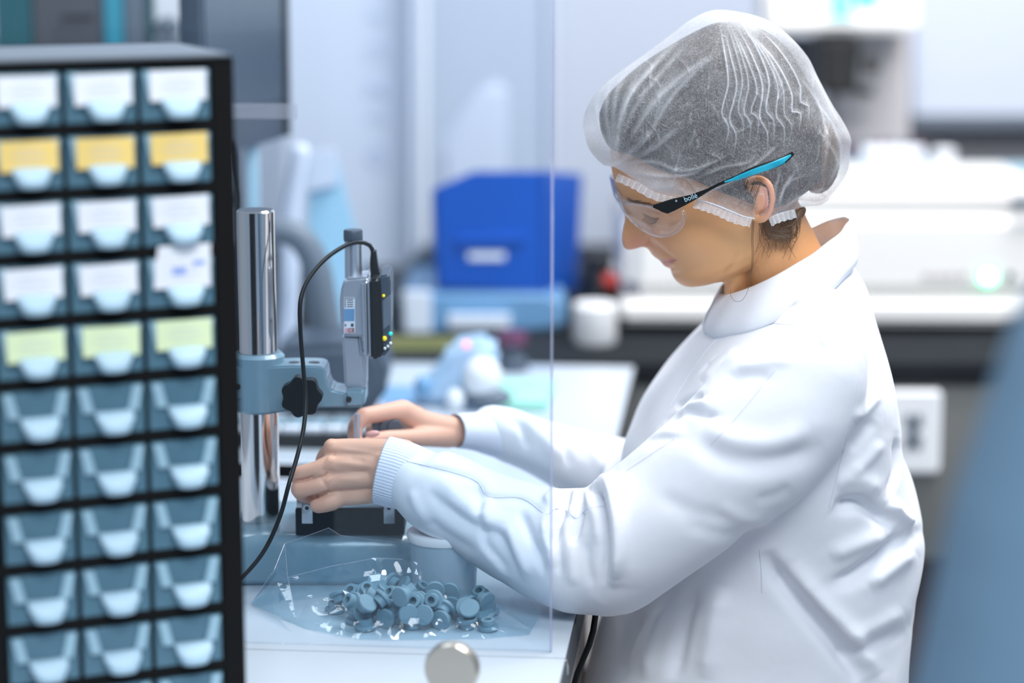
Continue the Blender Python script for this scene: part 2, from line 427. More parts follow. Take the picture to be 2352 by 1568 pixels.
def cloth_mat():
    m = bpy.data.materials.new('white_cotton'); m.use_nodes = True; nt = m.node_tree; L = nt.links.new
    b = nt.nodes['Principled BSDF']
    b.inputs['Base Color'].default_value = (0.785, 0.81, 0.865, 1); b.inputs['Roughness'].default_value = 0.8
    b.inputs['Specular IOR Level'].default_value = 0.25
    b.inputs['Sheen Weight'].default_value = 0.15
    tc = nt.nodes.new('ShaderNodeTexCoord')
    w1 = nt.nodes.new('ShaderNodeTexNoise'); w1.inputs['Scale'].default_value = 900
    w2 = nt.nodes.new('ShaderNodeTexNoise'); w2.inputs['Scale'].default_value = 22; w2.inputs['Detail'].default_value = 3
    L(tc.outputs['Object'], w1.inputs['Vector']); L(tc.outputs['Object'], w2.inputs['Vector'])
    b1 = nt.nodes.new('ShaderNodeBump'); b1.inputs['Strength'].default_value = 0.12; b1.inputs['Distance'].default_value = 0.0006
    b2 = nt.nodes.new('ShaderNodeBump'); b2.inputs['Strength'].default_value = 0.22; b2.inputs['Distance'].default_value = 0.006
    L(w1.outputs['Fac'], b1.inputs['Height']); L(w2.outputs['Fac'], b2.inputs['Height'])
    L(b1.outputs['Normal'], b2.inputs['Normal']); L(b2.outputs['Normal'], b.inputs['Normal'])
    return m
M['coat'] = cloth_mat()
M['knit'] = mat('white_rib_knit', (0.76, 0.80, 0.90), 0.85, spec=0.2)
M['seam'] = mat('seam_thread', (0.66, 0.68, 0.80), 0.9)

def net_mat():
    """sheer non-woven fibre cloth: coverage from fibre noise and from the doubled cloth of its pleats"""
    m = bpy.data.materials.new('sheer_nonwoven'); m.use_nodes = True; nt = m.node_tree; L = nt.links.new
    nt.nodes.remove(nt.nodes['Principled BSDF']); out = nt.nodes['Material Output']
    tc = nt.nodes.new('ShaderNodeTexCoord')
    fib = None
    for ang, sc, ph in ((0.4, 560, 0), (1.5, 760, 3), (2.6, 1150, 7)):
        mp = nt.nodes.new('ShaderNodeMapping'); mp.inputs['Rotation'].default_value = (0, ang, 0)
        mp.vector_type = 'TEXTURE'; mp.inputs['Scale'].default_value = (5.0, 1, 0.8); mp.inputs['Location'].default_value = (ph, ph, ph)
        n = nt.nodes.new('ShaderNodeTexNoise'); n.inputs['Scale'].default_value = sc
        n.inputs['Detail'].default_value = 2; n.inputs['Distortion'].default_value = 2.4
        L(tc.outputs['Object'], mp.inputs['Vector']); L(mp.outputs['Vector'], n.inputs['Vector'])
        r = nt.nodes.new('ShaderNodeMapRange'); r.inputs['From Min'].default_value = 0.52; r.inputs['From Max'].default_value = 0.70
        L(n.outputs['Fac'], r.inputs['Value'])
        if fib is None: fib = r.outputs[0]
        else:
            a = nt.nodes.new('ShaderNodeMath'); a.operation = 'MAXIMUM'; L(fib, a.inputs[0]); L(r.outputs[0], a.inputs[1]); fib = a.outputs[0]
    at = nt.nodes.new('ShaderNodeVertexColor'); at.layer_name = 'dens'
    mu = nt.nodes.new('ShaderNodeMath'); mu.operation = 'MULTIPLY_ADD'
    L(fib, mu.inputs[0]); mu.inputs[1].default_value = 0.33; mu.inputs[2].default_value = 0.05
    ad = nt.nodes.new('ShaderNodeMath'); ad.operation = 'ADD'; ad.use_clamp = True
    L(mu.outputs[0], ad.inputs[0]); L(at.outputs['Color'], ad.inputs[1])
    tr = nt.nodes.new('ShaderNodeBsdfTransparent'); df = nt.nodes.new('ShaderNodeBsdfDiffuse')
    df.inputs[0].default_value = (0.90, 0.92, 0.96, 1)
    tl = nt.nodes.new('ShaderNodeBsdfTranslucent'); tl.inputs[0].default_value = (0.90, 0.92, 0.96, 1)
    ms = nt.nodes.new('ShaderNodeMixShader'); ms.inputs[0].default_value = 0.35
    L(df.outputs[0], ms.inputs[1]); L(tl.outputs[0], ms.inputs[2])
    mx = nt.nodes.new('ShaderNodeMixShader')
    L(ad.outputs[0], mx.inputs[0]); L(tr.outputs[0], mx.inputs[1]); L(ms.outputs[0], mx.inputs[2])
    L(mx.outputs[0], out.inputs[0])
    return m
M['net'] = net_mat()

# ------------------------------------------------------------------ the room
ZT = 0.78                                  # table and bench height
def S(o): return tag(o, kind='structure')
S(MB().box((0.3, 2.2, -0.05), (5.2, 5.2, 0.1)).build('floor', M['floor'], smooth=False))
S(MB().box((0.3, 4.35, 1.4), (5.2, 0.1, 2.8)).build('wall_back', M['wall'], smooth=False))
b = MB()
b.prism_px([(1260, -420), (1274, -420), (1274, 520), (1260, 520)], 4.28, 4.30)
S(b.build('trim_1', M['board'], smooth=False))

# bench along the back
y0, y1 = 2.965, 4.0
be = empty('laboratory_bench', (0.4, 3.4, 0), 'long dark topped laboratory bench with grey front running behind the table', 'bench')
MB().box((0.45, (y0 + y1) / 2, ZT - 0.014), (2.9, y1 - y0, 0.028), bevel=0.004).build('worktop', M['counter'], be)
b = MB(); b.box((0.45, 3.475, 0.637), (2.8, 1.0, 0.23), bevel=0.004)
b.box((-0.9, 3.45, 0.25), (0.06, 1.0, 0.5)); b.box((1.8, 3.45, 0.25), (0.06, 1.0, 0.5)); b.box((0.45, 3.9, 0.25), (2.7, 0.04, 0.5))
b.build('carcass', M['carc'], be)
pl = empty('switch_plate', P(2115, 990, 2.965), 'white square plate with grey petal mark on the grey bench front', 'plate')
MB().prism_px([(1985, 897), (2166, 897), (2160, 1088), (1980, 1088)], 2.958, 2.974, 0.004).build('panel', M['white'], pl)
b = MB()
for k in range(4):
    b.ball(P(2098, 992, 2.957) + Vector((0.009 * math.cos(R(45 + 90 * k)), 0, 0.02 * math.sin(R(45 + 90 * k)))), 0.008, (0.7, 0.2, 1.3))
b.ball(P(2098, 992, 2.957), 0.009, (0.7, 0.25, 1.6))
b.build('petal_mark', M['grey'], pl)
cb = empty('brown_cabinet', P(2130, 1350, 3.3), 'dark brown wooden cabinet standing under the grey bench', 'cabinet')
cb.location.z = 0
b = MB(); b.box((cb.location.x + 0.1, 3.35, 0.25), (0.6, 0.4, 0.5), bevel=0.004); b.build('body', M['brown'], cb)
MB().box((cb.location.x + 0.1, 3.145, 0.26), (0.56, 0.012, 0.44), bevel=0.003).build('door', M['brown'], cb)

# ------------------------------------------------------------------ work table
A5 = R(-5.4)
tc_, ts_ = math.cos(A5), math.sin(A5)
u = Vector((tc_, ts_, 0)); v = Vector((-ts_, tc_, 0))
cr = T(1455, 842, ZT)                       # far right corner
Lx, Ly = 0.70, 1.62
ctr = cr - u * (Lx / 2) - v * (Ly / 2)
RZ = Matrix.Rotation(A5, 3, 'Z')
tb = empty('work_table', (ctr.x, ctr.y, 0), 'white laminate work table with dark edge carrying the gauge stand', 'table')
sv = (T(900, 1500, ZT) - cr).dot(v)         # where the joint runs
h1 = -sv - 0.0009; c1 = cr - u * (Lx / 2) - v * (h1 / 2)
h2 = Ly + sv - 0.0007; c2 = cr - u * (Lx / 2) - v * (Ly - h2 / 2)
MB().box((c1.x, c1.y, ZT - 0.001), (Lx, h1, 0.002), RZ).build('tabletop', M['table'], tb, smooth=False)
MB().box((c2.x, c2.y, ZT - 0.001), (Lx, h2, 0.002), RZ).build('tabletop', M['table'], tb, smooth=False)
MB().box((ctr.x, ctr.y, ZT - 0.0165), (Lx + 0.003, Ly + 0.003, 0.029), RZ).build('edge_band', M['edge'], tb, smooth=False)
for sx in (-1, 1):
    for sy in (-1, 1):
        q = ctr + u * sx * (Lx / 2 - 0.05) + v * sy * (Ly / 2 - 0.06)
        MB().box((q.x, q.y, (ZT - 0.031) / 2), (0.05, 0.05, ZT - 0.031), RZ, bevel=0.003).build('leg', M['legs'], tb)
q = T(1300, 1568, ZT) ; 
pd = cr - v * 1.0 - u * 0.012
MB().box((pd.x - 0.02, pd.y, 0.38), (0.05, 0.42, 0.76 - 0.02), RZ, bevel=0.003).build('side_panel', M['legs'], tb)
b = MB(); b.tube(pxpath([(1300, 1517, 1.777), (1303, 1530, 1.778), (1303, 1548, 1.78)], 8), 0.0007, 8)
b.build('loose_edge_strip', M['white'], tb)
# cable hanging down the table side
cbpts = [(1368, 1380, 1.93), (1366, 1430, 1.93), (1350, 1490, 1.93), (1328, 1540, 1.93), (1310, 1620, 1.93), (1300, 1900, 1.95), (1305, 2600, 1.97)]
o = MB().tube(pxpath(cbpts, 40), 0.0026, 12).build('power_cable', M['rubber'])
tag(o, 'black cable hanging beside the right edge of the white table', 'cable')

# ------------------------------------------------------------------ gauge stand
YC = 2.035; ZB = 0.822
base_c = P(600, 1205, YC); bx = base_c.x
st = empty('gauge_stand', (bx, YC, ZT), 'blue grey cast iron stand with a polished steel column and clamp arm', 'gauge stand')
x0 = bx - 0.062; x1_ = P(985, 1300, 1.975).x
b = MB()
def rrect(x0, x1, y0, y1, r, n=6):
    o = []
    for cx, cy, a0 in ((x1 - r, y1 - r, 0), (x0 + r, y1 - r, 90), (x0 + r, y0 + r, 180), (x1 - r, y0 + r, 270)):
        for k in range(n + 1):
            a = R(a0 + 90 * k / n); o.append((cx + r * math.cos(a), cy + r * math.sin(a)))
    return o
# tapered casting: stacked rounded rectangles
prof = [(0.004, ZT), (0.0, ZT + 0.004), (0.0, ZT + 0.006), (0.006, ZT + 0.030), (0.008, ZT + 0.036), (0.013, ZT + 0.041), (0.022, ZB)]
V, F = [], []
for ins, z in prof:
    rr = rrect(bx - 0.030 + ins - 0.002, x1_ - ins, 1.972 + ins, 2.115 - ins, 0.022)
    V += [(x, y, z) for x, y in rr]
n = len(rr)
for i in range(len(prof) - 1):
    for k in range(n): F.append((i * n + k, i * n + (k + 1) % n, (i + 1) * n + (k + 1) % n, (i + 1) * n + k))
F.append(tuple(range(n))[::-1]); F.append(tuple((len(prof) - 1) * n + k for k in range(n)))
mesh_obj('base', V, F, M['blueiron'], st)
b = MB()
zt = P(597, 481, YC).z
rc = 44.5 * mpp(597, 800, YC)
b.lathe([(0, ZB - 0.002), (rc, ZB - 0.002), (rc, zt - 0.0015), (rc - 0.0015, zt), (0, zt)], Matrix.Translation((bx, YC, 0)), 64)
b.build('column', M['chrome'], st)
# clamp body round the column
zc0, zc1 = P(600, 952, YC - 0.02).z, P(600, 818, YC - 0.02).z
rcl = 61 * mpp(600, 880, YC)
b = MB()
b.lathe([(rc + 0.0004, zc0), (rcl - 0.002, zc0), (rcl, zc0 + 0.002), (rcl, zc1 - 0.003), (rcl - 0.003, zc1), (rc + 0.0004, zc1)], Matrix.Translation((bx, YC, 0)), 64)
b.box((bx - 0.018, YC, (zc0 + zc1) / 2 + 0.002), (0.045, 0.040, (zc1 - zc0) * 0.55), bevel=0.004)
Yk = YC - 0.026
b.prism_px([(612, 842), (664, 840), (722, 840), (742, 842), (748, 848), (752, 880), (762, 896), (790, 902), (836, 902), (838, 932), (800, 936), (725, 938), (640, 948), (612, 950)], YC - 0.020, YC + 0.018, 0.0025)
b.build('clamp_arm', M['blueiron'], st)
b = MB(); b.prism_px([(790, 895), (838, 895), (838, 936), (790, 938)], YC - 0.024, YC + 0.022, 0.003)
b.build('gauge_holder', M['blueiron'], st)
for (px, py) in ((676, 846), (721, 846)):
    p = P(px, py, YC - 0.004); MB().cyl(p, p + Vector((0, 0, 0.0055)), 0.0055, bevel=0.0008).build('cap_screw', M['black'], st)
for (px, py, Y) in ((545, 888, YC - 0.0205), (801, 917, YC - 0.0245)):
    p = P(px, py, Y); MB().cyl(p + Vector((0, 0.004, 0)), p + Vector((0, -0.0004, 0)), 0.0025).build('set_screw', M['black'], st)
# lobed knob
kc = P(695, 905, YC - 0.036); kr = 46 * mpp(695, 905, Yk)
prof2 = []
for k in range(96):
    a = 2 * math.pi * k / 96; rr_ = kr * (1 + 0.075 * math.cos(7 * a) - 0.03)
    prof2.append((rr_ * math.cos(a), rr_ * math.sin(a)))
b = MB()
MT = Matrix.Translation(kc) @ Matrix.Rotation(R(90), 4, 'X')
b.prism(prof2, 0.014, MT, 0.0018); b.cyl(kc + Vector((0, 0.0, 0)), kc + Vector((0, 0.02, 0)), 0.009)
b.build('clamp_knob', M['rubber'], st)

# digital indicator held by the stand
gi = empty('digital_indicator', P(812, 895, YC), 'silver digital indicator with labelled side and black rimmed display on the stand arm', 'gauge')
gx = P(813, 700, YC)
def gz(y): return P(813, y, YC).z
g = mpp(813, 700, YC)
b = MB()
b.lathe([(0, gz(642)), (20 * g, gz(642)), (19.5 * g, gz(553)), (18 * g, gz(551)), (0, gz(551))], Matrix.Translation((gx.x, YC, 0)), 40)
b.build('barrel', M['satin'], gi)
b = MB(); b.lathe([(0, gz(553)), (21 * g, gz(553)), (22 * g, gz(549)), (22 * g, gz(530)), (20 * g, gz(527)), (0, gz(526.5))], Matrix.Translation((gx.x, YC, 0)), 40)
b.build('barrel_cap', M['slate'], gi)
b = MB()
b.prism_px([(792, 640), (848, 636), (848, 768), (838, 774), (788, 773), (783, 760), (780, 690), (783, 660)], YC - 0.020, YC + 0.02, 0.004)
b.build('body', M['satin'], gi)
b = MB()
b.prism_px([(785, 770), (826, 772), (840, 890), (832, 896), (792, 893)], YC - 0.014, YC + 0.014, 0.003)
b.prism_px([(826, 800), (842, 820), (842, 888), (836, 893), (826, 893)], YC - 0.010, YC + 0.013, 0.002)
b.build('stem_housing', M['satin'], gi)
b = MB(); b.prism_px([(830, 646), (848, 640), (852, 826), (836, 827)], YC - 0.030, YC + 0.032, 0.003); b.build('back_plate', M['satin'], gi)
b = MB(); b.prism_px([(848, 642), (868, 640), (874, 650), (880, 815), (870, 824), (852, 826)], YC - 0.034, YC + 0.036, 0.004); b.build('rim', M['rubber'], gi)
b = MB(); b.prism_px([(870, 634), (893, 630), (897, 640), (896, 750), (897, 800), (880, 822), (874, 815)], YC - 0.026, YC + 0.028, 0.003); b.build('face_housing', M['slate'], gi)
b = MB(); b.prism_px([(877, 690), (897.5, 676), (898, 745), (878, 760)], YC - 0.0275, YC + 0.014, 0.001); b.build('display', M['grey'], gi)
for (px, py, r_, mm) in ((883, 777, 0.0022, 'ledyellow'), (897, 766, 0.0018, 'ledteal'), (884, 800, 0.0014, 'white'), (891, 795, 0.0014, 'white'), (897, 788, 0.0014, 'white'), (881, 679, 0.0014, 'ledyellow')):
    MB().ball(P(px, py, YC - 0.028), r_, sub=2).build('button', M[mm], gi)
# side label, with its print
b = MB(); b.prism_px([(791, 683), (815, 683), (816, 765), (790, 765)], YC - 0.0205, YC - 0.0199); sl = b.build('side_label', M['paper'], gi, smooth=False)
b = MB(); b.prism_px([(789, 709), (814, 709), (814, 737), (789, 737)], YC - 0.0208, YC - 0.0204); b.build('blue_band', M['lightblue'], sl, smooth=False)
b = MB()
b.prism_px([(792.5, 684), (794, 684), (794, 706), (792.5, 706)], YC - 0.0208, YC - 0.0204); b.prism_px([(793, 684), (814, 684), (814, 685.2), (793, 685.2)], YC - 0.0208, YC - 0.0204)
for k in range(4): b.prism_px([(797, 688 + 5 * k), (811, 688 + 5 * k), (811, 689.6 + 5 * k), (797, 689.6 + 5 * k)], YC - 0.0208, YC - 0.0204)
b.prism_px([(806, 743), (812, 743), (812, 750), (806, 750)], YC - 0.0208, YC - 0.0204)
b.prism_px([(792, 744), (795, 744), (795, 749), (792, 749)], YC - 0.0208, YC - 0.0204)
b.build('print', M['print'], sl, smooth=False)
b = MB(); b.prism_px([(792, 753), (814, 753), (814, 764), (792, 764)], YC - 0.0208, YC - 0.0204); b.build('pink_band', mat('pink_print', (0.75, 0.42, 0.46), 0.7), sl, smooth=False)
MX = Matrix.Translation(P(799, 762.5, YC - 0.0212)) @ Matrix.Rotation(R(90), 4, 'X')
text_mesh('CE', 13 * g, MX, M['print'], 'certification_mark', sl)
# spindle
b = MB(); p0 = P(817, 936, YC)
b.lathe([(0, 0), (3.6 * g, 0), (4.2 * g, 0.006), (4.2 * g, 0.03), (7.2 * g, 0.031), (7.2 * g, 0.052), (0, 0.052)], Matrix.Translation((gx.x + 4 * g, YC, P(817, 1085, YC).z)), 24)
b.build('spindle', M['satin'], gi)
# plug and cable
pk = empty('gauge_cable', P(861, 645, YC), 'black data cable looping from the indicator down across the stand', 'cable')
MB().prism_px([(851, 642), (849, 600), (852, 575), (862, 572), (866, 600), (872, 642)], YC - 0.006, YC + 0.008, 0.002).build('plug', M['rubber'], pk)
cab = [(857, 585, YC), (852, 566, YC), (828, 556, YC - 0.004), (795, 563, YC - 0.012), (745, 597, YC - 0.030), (706, 645, YC - 0.048), (690, 690, YC - 0.058), (690, 760, YC - 0.062), (697, 850, YC - 0.066), (702, 920, YC - 0.072), (697, 985, YC - 0.085), (682, 1050, YC - 0.10), (664, 1110, YC - 0.115), (645, 1180, YC - 0.12), (615, 1250, YC - 0.12), (580, 1300, YC - 0.11), (535, 1343, YC - 0.095), (490, 1372, YC - 0.10)]
MB().tube(pxpath(cab, 90), 5.0 * g, 14).build('cord', M['rubber'], pk)

# measuring stage: dark granite block with steel rails
sg = empty('measuring_stage', (P(805, 1230, 1.985).x, 2.03, ZB), 'dark granite measuring block with steel rails under the gauge spindle', 'measuring block')
sx0, sx1 = P(679, 1230, 1.983).x, P(929, 1230, 1.983).x
hb = 0.0225
MB().box(((sx0 + sx1) / 2, 2.022, ZB + hb / 2), (sx1 - sx0, 0.078, hb), bevel=0.0012).build('block', M['granite'], sg)
MB().box(((sx0 + sx1) / 2 - 0.002, 2.022, ZB + hb + 0.004), (sx1 - sx0 - 0.006, 0.074, 0.008), bevel=0.001).build('steel_plate', M['plate'], sg)
for px in (706, 894):
    p = P(px, 1180, 1.982)
    br = MB(); br.box((p.x, 1.9812, ZB + hb - 0.002), (0.0092, 0.0016, 0.020), bevel=0.0004); br.box((p.x, 1.986, ZB + hb + 0.0088), (0.0092, 0.010, 0.0016), bevel=0.0004)
    bo = br.build('bracket', M['plate'], sg)
    c = Vector((p.x, 1.9803, ZB + hb + 0.002))
    MB().cyl(c, c + Vector((0, -0.0018, 0)), 0.0034, bevel=0.0004).build('screw', M['satin'], bo)
    MB().cyl(c + Vector((0, -0.0017, 0)), c + Vector((0, -0.0021, 0)), 0.0017).build('socket', M['black'], bo)
MB().box((P(850, 1165, 1.99).x, 1.986, ZB + hb + 0.0105), (0.012, 0.010, 0.005), bevel=0.001).build('clamp_piece', mat('brown_lacquer', (0.10, 0.03, 0.025), 0.4), sg)

# ------------------------------------------------------------------ clear screen
pe = T(1263, 1497, ZT)
sl_w = 0.50; ztop = 1.56
scn = empty('acrylic_screen', (pe.x, pe.y, ZT), 'clear acrylic screen standing upright in the joint of the white table', 'screen', rot=A5)
MB().box((-sl_w / 2, 0, (ztop - ZT) / 2 + 0.001), (sl_w, 0.004, ztop - ZT), bevel=0).build('pane', M['acrylic'], scn, smooth=False, local=True)
MB().box((0.0008, 0, (ztop - ZT) / 2 + 0.001), (0.0017, 0.0044, ztop - ZT), bevel=0).build('polished_edge', M['acredge'], scn, smooth=False, local=True)
q0 = P(690, 228, pe.y + 0.055); q1 = P(540, 262, pe.y + 0.055)
MB().box(((q0.x + q1.x) / 2 - pe.x, -0.003, (q0.z + q1.z) / 2 - ZT), (q0.x - q1.x, 0.003, q0.z - q1.z), bevel=0.0006).build('label_rail', M['lensrim'], scn, smooth=False, local=True)

# metal disc clamp at the near edge
kb = empty('screen_clamp', (T(1035, 1568, ZT).x, 1.69, ZT), 'round brushed metal clamp knob in front at the bottom of the view', 'clamp')
kc = P(1034, 1541, 1.672); kr = 64 * mpp(1034, 1541, 1.672)
d = Vector((-0.22, -1, 0.02)).normalized()
Mk = Matrix.Translation(kc) @ d.to_track_quat('Z', 'Y').to_matrix().to_4x4()
b = MB(); b.lathe([(0, -0.012), (kr * 0.9, -0.012), (kr, -0.010), (kr, -0.003), (kr * 0.93, 0), (0, 0.0003)], Mk, 64); b.build('disc', M['brushed'], kb)
MB().box((kc.x + 0.006, kc.y + 0.012, (kc.z + ZT) / 2 - 0.004), (0.022, 0.016, kc.z - ZT + 0.006), bevel=0.002).build('foot', M['chrome'], kb)
# ------------------------------------------------------------------ small parts cabinet
PH = R(23)
NC, NR = 3, 11
PW, PHH = 0.0503, 0.0419
top = P(536, 131, 1.625)
fr_r = 0.0155
W = NC * PW + fr_r + 0.012
Hc = top.z - ZT
org = Vector((top.x, top.y, ZT))
cab = empty('small_parts_cabinet', org, 'black small parts cabinet filled with smoky blue drawers, some labelled', 'drawer cabinet', rot=PH)
# local frame: x to the left is negative, y is depth, z up
def cbox(b, xa, xb, ya, yb, za, zb, bev=0): return b.box(((xa + xb) / 2, (ya + yb) / 2, (za + zb) / 2), (xb - xa, yb - ya, zb - za), bevel=bev)
b = MB(); DEP = 0.135
cbox(b, -fr_r, 0, 0, DEP, 0, Hc, 0.001); cbox(b, -W, -W + 0.012, 0, DEP, 0, Hc, 0.001)
cbox(b, -W, 0, 0, DEP, Hc - 0.004, Hc, 0.001); cbox(b, -W, 0, DEP - 0.002, DEP, 0, Hc)
rows = [Hc - 0.005 - PHH * k for k in range(NR + 1)]
for k in range(1, NR + 1):
    cbox(b, -W + 0.002, -0.002, 0.0004, DEP - 0.001, rows[k] - 0.0010 if k < NR else 0, rows[k] + 0.0062)
for c in range(1, NC): cbox(b, -fr_r - PW * c - 0.0008, -fr_r - PW * c + 0.0008, 0.002, DEP - 0.001, 0, Hc - 0.004)
b.build('frame', M['blackframe'], cab, smooth=False, local=True)
MB().box((-W / 2, DEP / 2, Hc + 0.0012), (W - 0.004, DEP - 0.004, 0.0024), bevel=0.0008).build('top_tray', M['grey'], cab, local=True)
# one drawer: tray with low sides, front panel, rim lugs and scoop handle
dw, dh, dd = PW - 0.0035, PHH - 0.0085, 0.118
b = MB()
t = 0.0014
cbox(b, -dw/2, dw/2, 0, t, 0, dh, 0.0005); cbox(b, -dw/2, dw/2, dd - t, dd, 0, dh * 0.9)
cbox(b, -dw/2, -dw/2 + t, t, dd, 0, dh * 0.95); cbox(b, dw/2 - t, dw/2, t, dd, 0, dh * 0.95); cbox(b, -dw/2, dw/2, t, dd - t, 0, t)
dproto = b.build('drawer', M['drawer'], None, smooth=False); dme = dproto.data; bpy.data.objects.remove(dproto)
ax = Matrix.Rotation(R(90), 4, 'X'); rmes = []
for s in (-1, 1):
    b = MB(); pts = [(s * dw * 0.47, dh * 0.97), (s * dw * 0.33, dh * 0.97), (s * dw * 0.24, dh * 0.46), (s * dw * 0.40, dh * 0.46)]
    b.prism(pts, 0.0030, ax, 0.0006); rp = b.build('rim_lug', M['lug'], None); rmes.append(rp.data); bpy.data.objects.remove(rp)
# handle: sloping scoop that sticks out, wider at its top lip
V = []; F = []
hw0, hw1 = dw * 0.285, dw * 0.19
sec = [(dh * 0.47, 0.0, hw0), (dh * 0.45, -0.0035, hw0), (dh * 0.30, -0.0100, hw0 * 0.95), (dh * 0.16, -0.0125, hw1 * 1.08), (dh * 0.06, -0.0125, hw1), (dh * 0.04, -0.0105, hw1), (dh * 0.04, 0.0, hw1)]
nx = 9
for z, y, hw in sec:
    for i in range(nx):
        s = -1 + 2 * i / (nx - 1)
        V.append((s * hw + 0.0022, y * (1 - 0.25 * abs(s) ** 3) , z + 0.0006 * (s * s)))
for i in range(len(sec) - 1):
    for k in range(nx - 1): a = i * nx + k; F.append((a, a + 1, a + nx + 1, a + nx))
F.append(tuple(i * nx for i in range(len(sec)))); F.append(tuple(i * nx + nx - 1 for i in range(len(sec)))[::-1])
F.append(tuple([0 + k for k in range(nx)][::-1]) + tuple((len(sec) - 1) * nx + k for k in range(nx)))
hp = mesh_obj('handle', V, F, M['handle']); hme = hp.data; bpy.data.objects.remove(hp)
def label_mesh(mt, w_, h_):
    b = MB(); cbox(b, -w_/2, w_/2, -0.0008, 0, 0, h_, 0); o = b.build('label', mt, None, smooth=False); me = o.data; bpy.data.objects.remove(o); return me
lw, lh = dw * 0.82, dh * 0.60
lme = {'label': label_mesh(M['label'], lw, lh), 'labely': label_mesh(M['labely'], lw, lh), 'labelg': label_mesh(M['labelg'], lw, lh)}
b = MB()
for k, wd in enumerate((0.45, 0.6, 0.4)): cbox(b, -lw * wd / 2, lw * wd / 2, -0.0011, -0.0009, lh * (0.68 - 0.2 * k), lh * (0.71 - 0.2 * k))
ip = b.build('printed_lines', M['ink'], None, smooth=False); ime = ip.data; bpy.data.objects.remove(ip)
words = ['top', 'second', 'third', 'fourth', 'fifth']
for r in range(NR):
    for c in range(NC):
        x = -fr_r - PW * (c + 0.5); z = rows[r + 1] + 0.0065
        o = bpy.data.objects.new('drawer', dme); COL.objects.link(o); o.parent = cab; o.location = (x, -0.0005, z)
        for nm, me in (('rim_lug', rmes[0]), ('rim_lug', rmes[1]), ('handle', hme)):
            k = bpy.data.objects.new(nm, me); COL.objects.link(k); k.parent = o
        if r < 5:
            kind = ['label', 'labely', 'label', 'label', 'labelg'][r]
            k = bpy.data.objects.new('label_card', lme[kind]); COL.objects.link(k); k.parent = o
            k.location = (0.001, -0.0036, dh * 0.36 + (0.001 if c == 0 else 0)); k.rotation_euler = (0, R(random.uniform(-1.2, 1.2)), 0)
            k['label'] = {'label': 'white printed label card', 'labely': 'orange yellow printed label card', 'labelg': 'pale green printed label card'}[kind]
            k2 = bpy.data.objects.new('printed_lines', ime); COL.objects.link(k2); k2.parent = o; k2.location = k.location; k2.rotation_euler = k.rotation_euler
# taped paper slip over the third-row boundary
x = -fr_r - PW * 0.5; z = rows[4] + 0.0065
sl = empty('paper_slip', org, 'white paper slip with blue marks taped over the fourth drawer row', 'paper slip', rot=PH)
b = MB(); b.prism([(-0.0205, 0), (0.0185, 0.0005), (0.0195, 0.0290), (-0.0165, 0.0285)], 0.0006, Matrix.Translation((x + 0.001, -0.0046, z + dh * 0.40)) @ ax)
b.build('sheet', M['label'], sl, smooth=False, local=True)
b = MB(); cbox(b, x - 0.006, x + 0.003, -0.0056, -0.0053, z + dh * 0.40 + 0.009, z + dh * 0.40 + 0.0135); b.box((x + 0.012, -0.00545, z + dh * 0.4 + 0.0165), (0.008, 0.0003, 0.003))
b.build('printed_mark', M['inkb'], sl, smooth=False, local=True)

# ------------------------------------------------------------------ behind the cabinet, top left
sh = empty('steel_shelf', (-0.62, 3.1, ZT), 'grey steel shelf unit behind the drawer cabinet', 'shelf')
zs = P(200, 112, 3.02).z
b = MB(); b.box((-0.64, 3.13, zs - 0.01), (0.56, 0.3, 0.02), bevel=0.002); b.build('shelf_board', M['slate'], sh)
for sx in (-0.90, -0.375):
    for sy in (3.0, 3.26): MB().box((sx, sy, (ZT + zs - 0.02) / 2), (0.02, 0.02, zs - 0.02 - ZT)).build('post', M['slate'], sh)
MB().box((-0.64, 3.13, 0.95), (0.51, 0.26, 0.015)).build('lower_shelf', M['slate'], sh)
def binder(xa, xb, m, nm, label, cat, Y=3.02, tp=-260, lean=0, dep=0.2):
    p0, p1 = P(xa, 110, Y), P(xb, 110, Y); h = P(xa, tp, Y).z - zs
    o = empty(nm, ((p0.x + p1.x) / 2, Y + dep / 2, zs), label, cat)
    b = MB(); b.prism([(p0.x, zs), (p1.x, zs), (p1.x + lean, zs + h), (p0.x + lean, zs + h)], dep, Matrix.Translation((0, Y + dep, 0)) @ Matrix.Rotation(R(90), 4, 'X'), 0.002)
    b.build('spine', M[m], o)
    return o, p0, p1
binder(-10, 75, 'teal', 'ring_binder', 'dark teal ring binder, leftmost on the steel shelf', 'binder')
o, p0, p1 = binder(78, 236, 'taupe', 'storage_box', 'taupe storage box on the shelf beside the dark teal binder', 'box')
b = MB(); q = P(180, 40, 3.018); b.box(q, (0.04, 0.002, 0.004)); b.build('slot', M['black'], o)
binder(240, 285, 'turq', 'ring_binder', 'bright turquoise ring binder right of the taupe box', 'binder')
binder(288, 336, 'grey', 'ring_binder', 'grey ring binder beside the bright turquoise one', 'binder')
binder(338, 352, 'teal', 'folder', 'thin dark teal folder leaning at the end of the binders', 'folder', lean=0.003)
o, p0, p1 = binder(356, 440, 'white', 'parts_box', 'white box with a grey blot standing between folder and monitor', 'box')
b = MB(); b.ball(P(385, 62, 3.015), 0.016, (1, 0.2, 0.8)); b.ball(P(395, 100, 3.015), 0.02, (1, 0.2, 0.5)); b.build('printed_blot', M['grey'], o)
binder(446, 486, 'brown', 'folder', 'brown and grey folder just left of the monitor', 'folder')

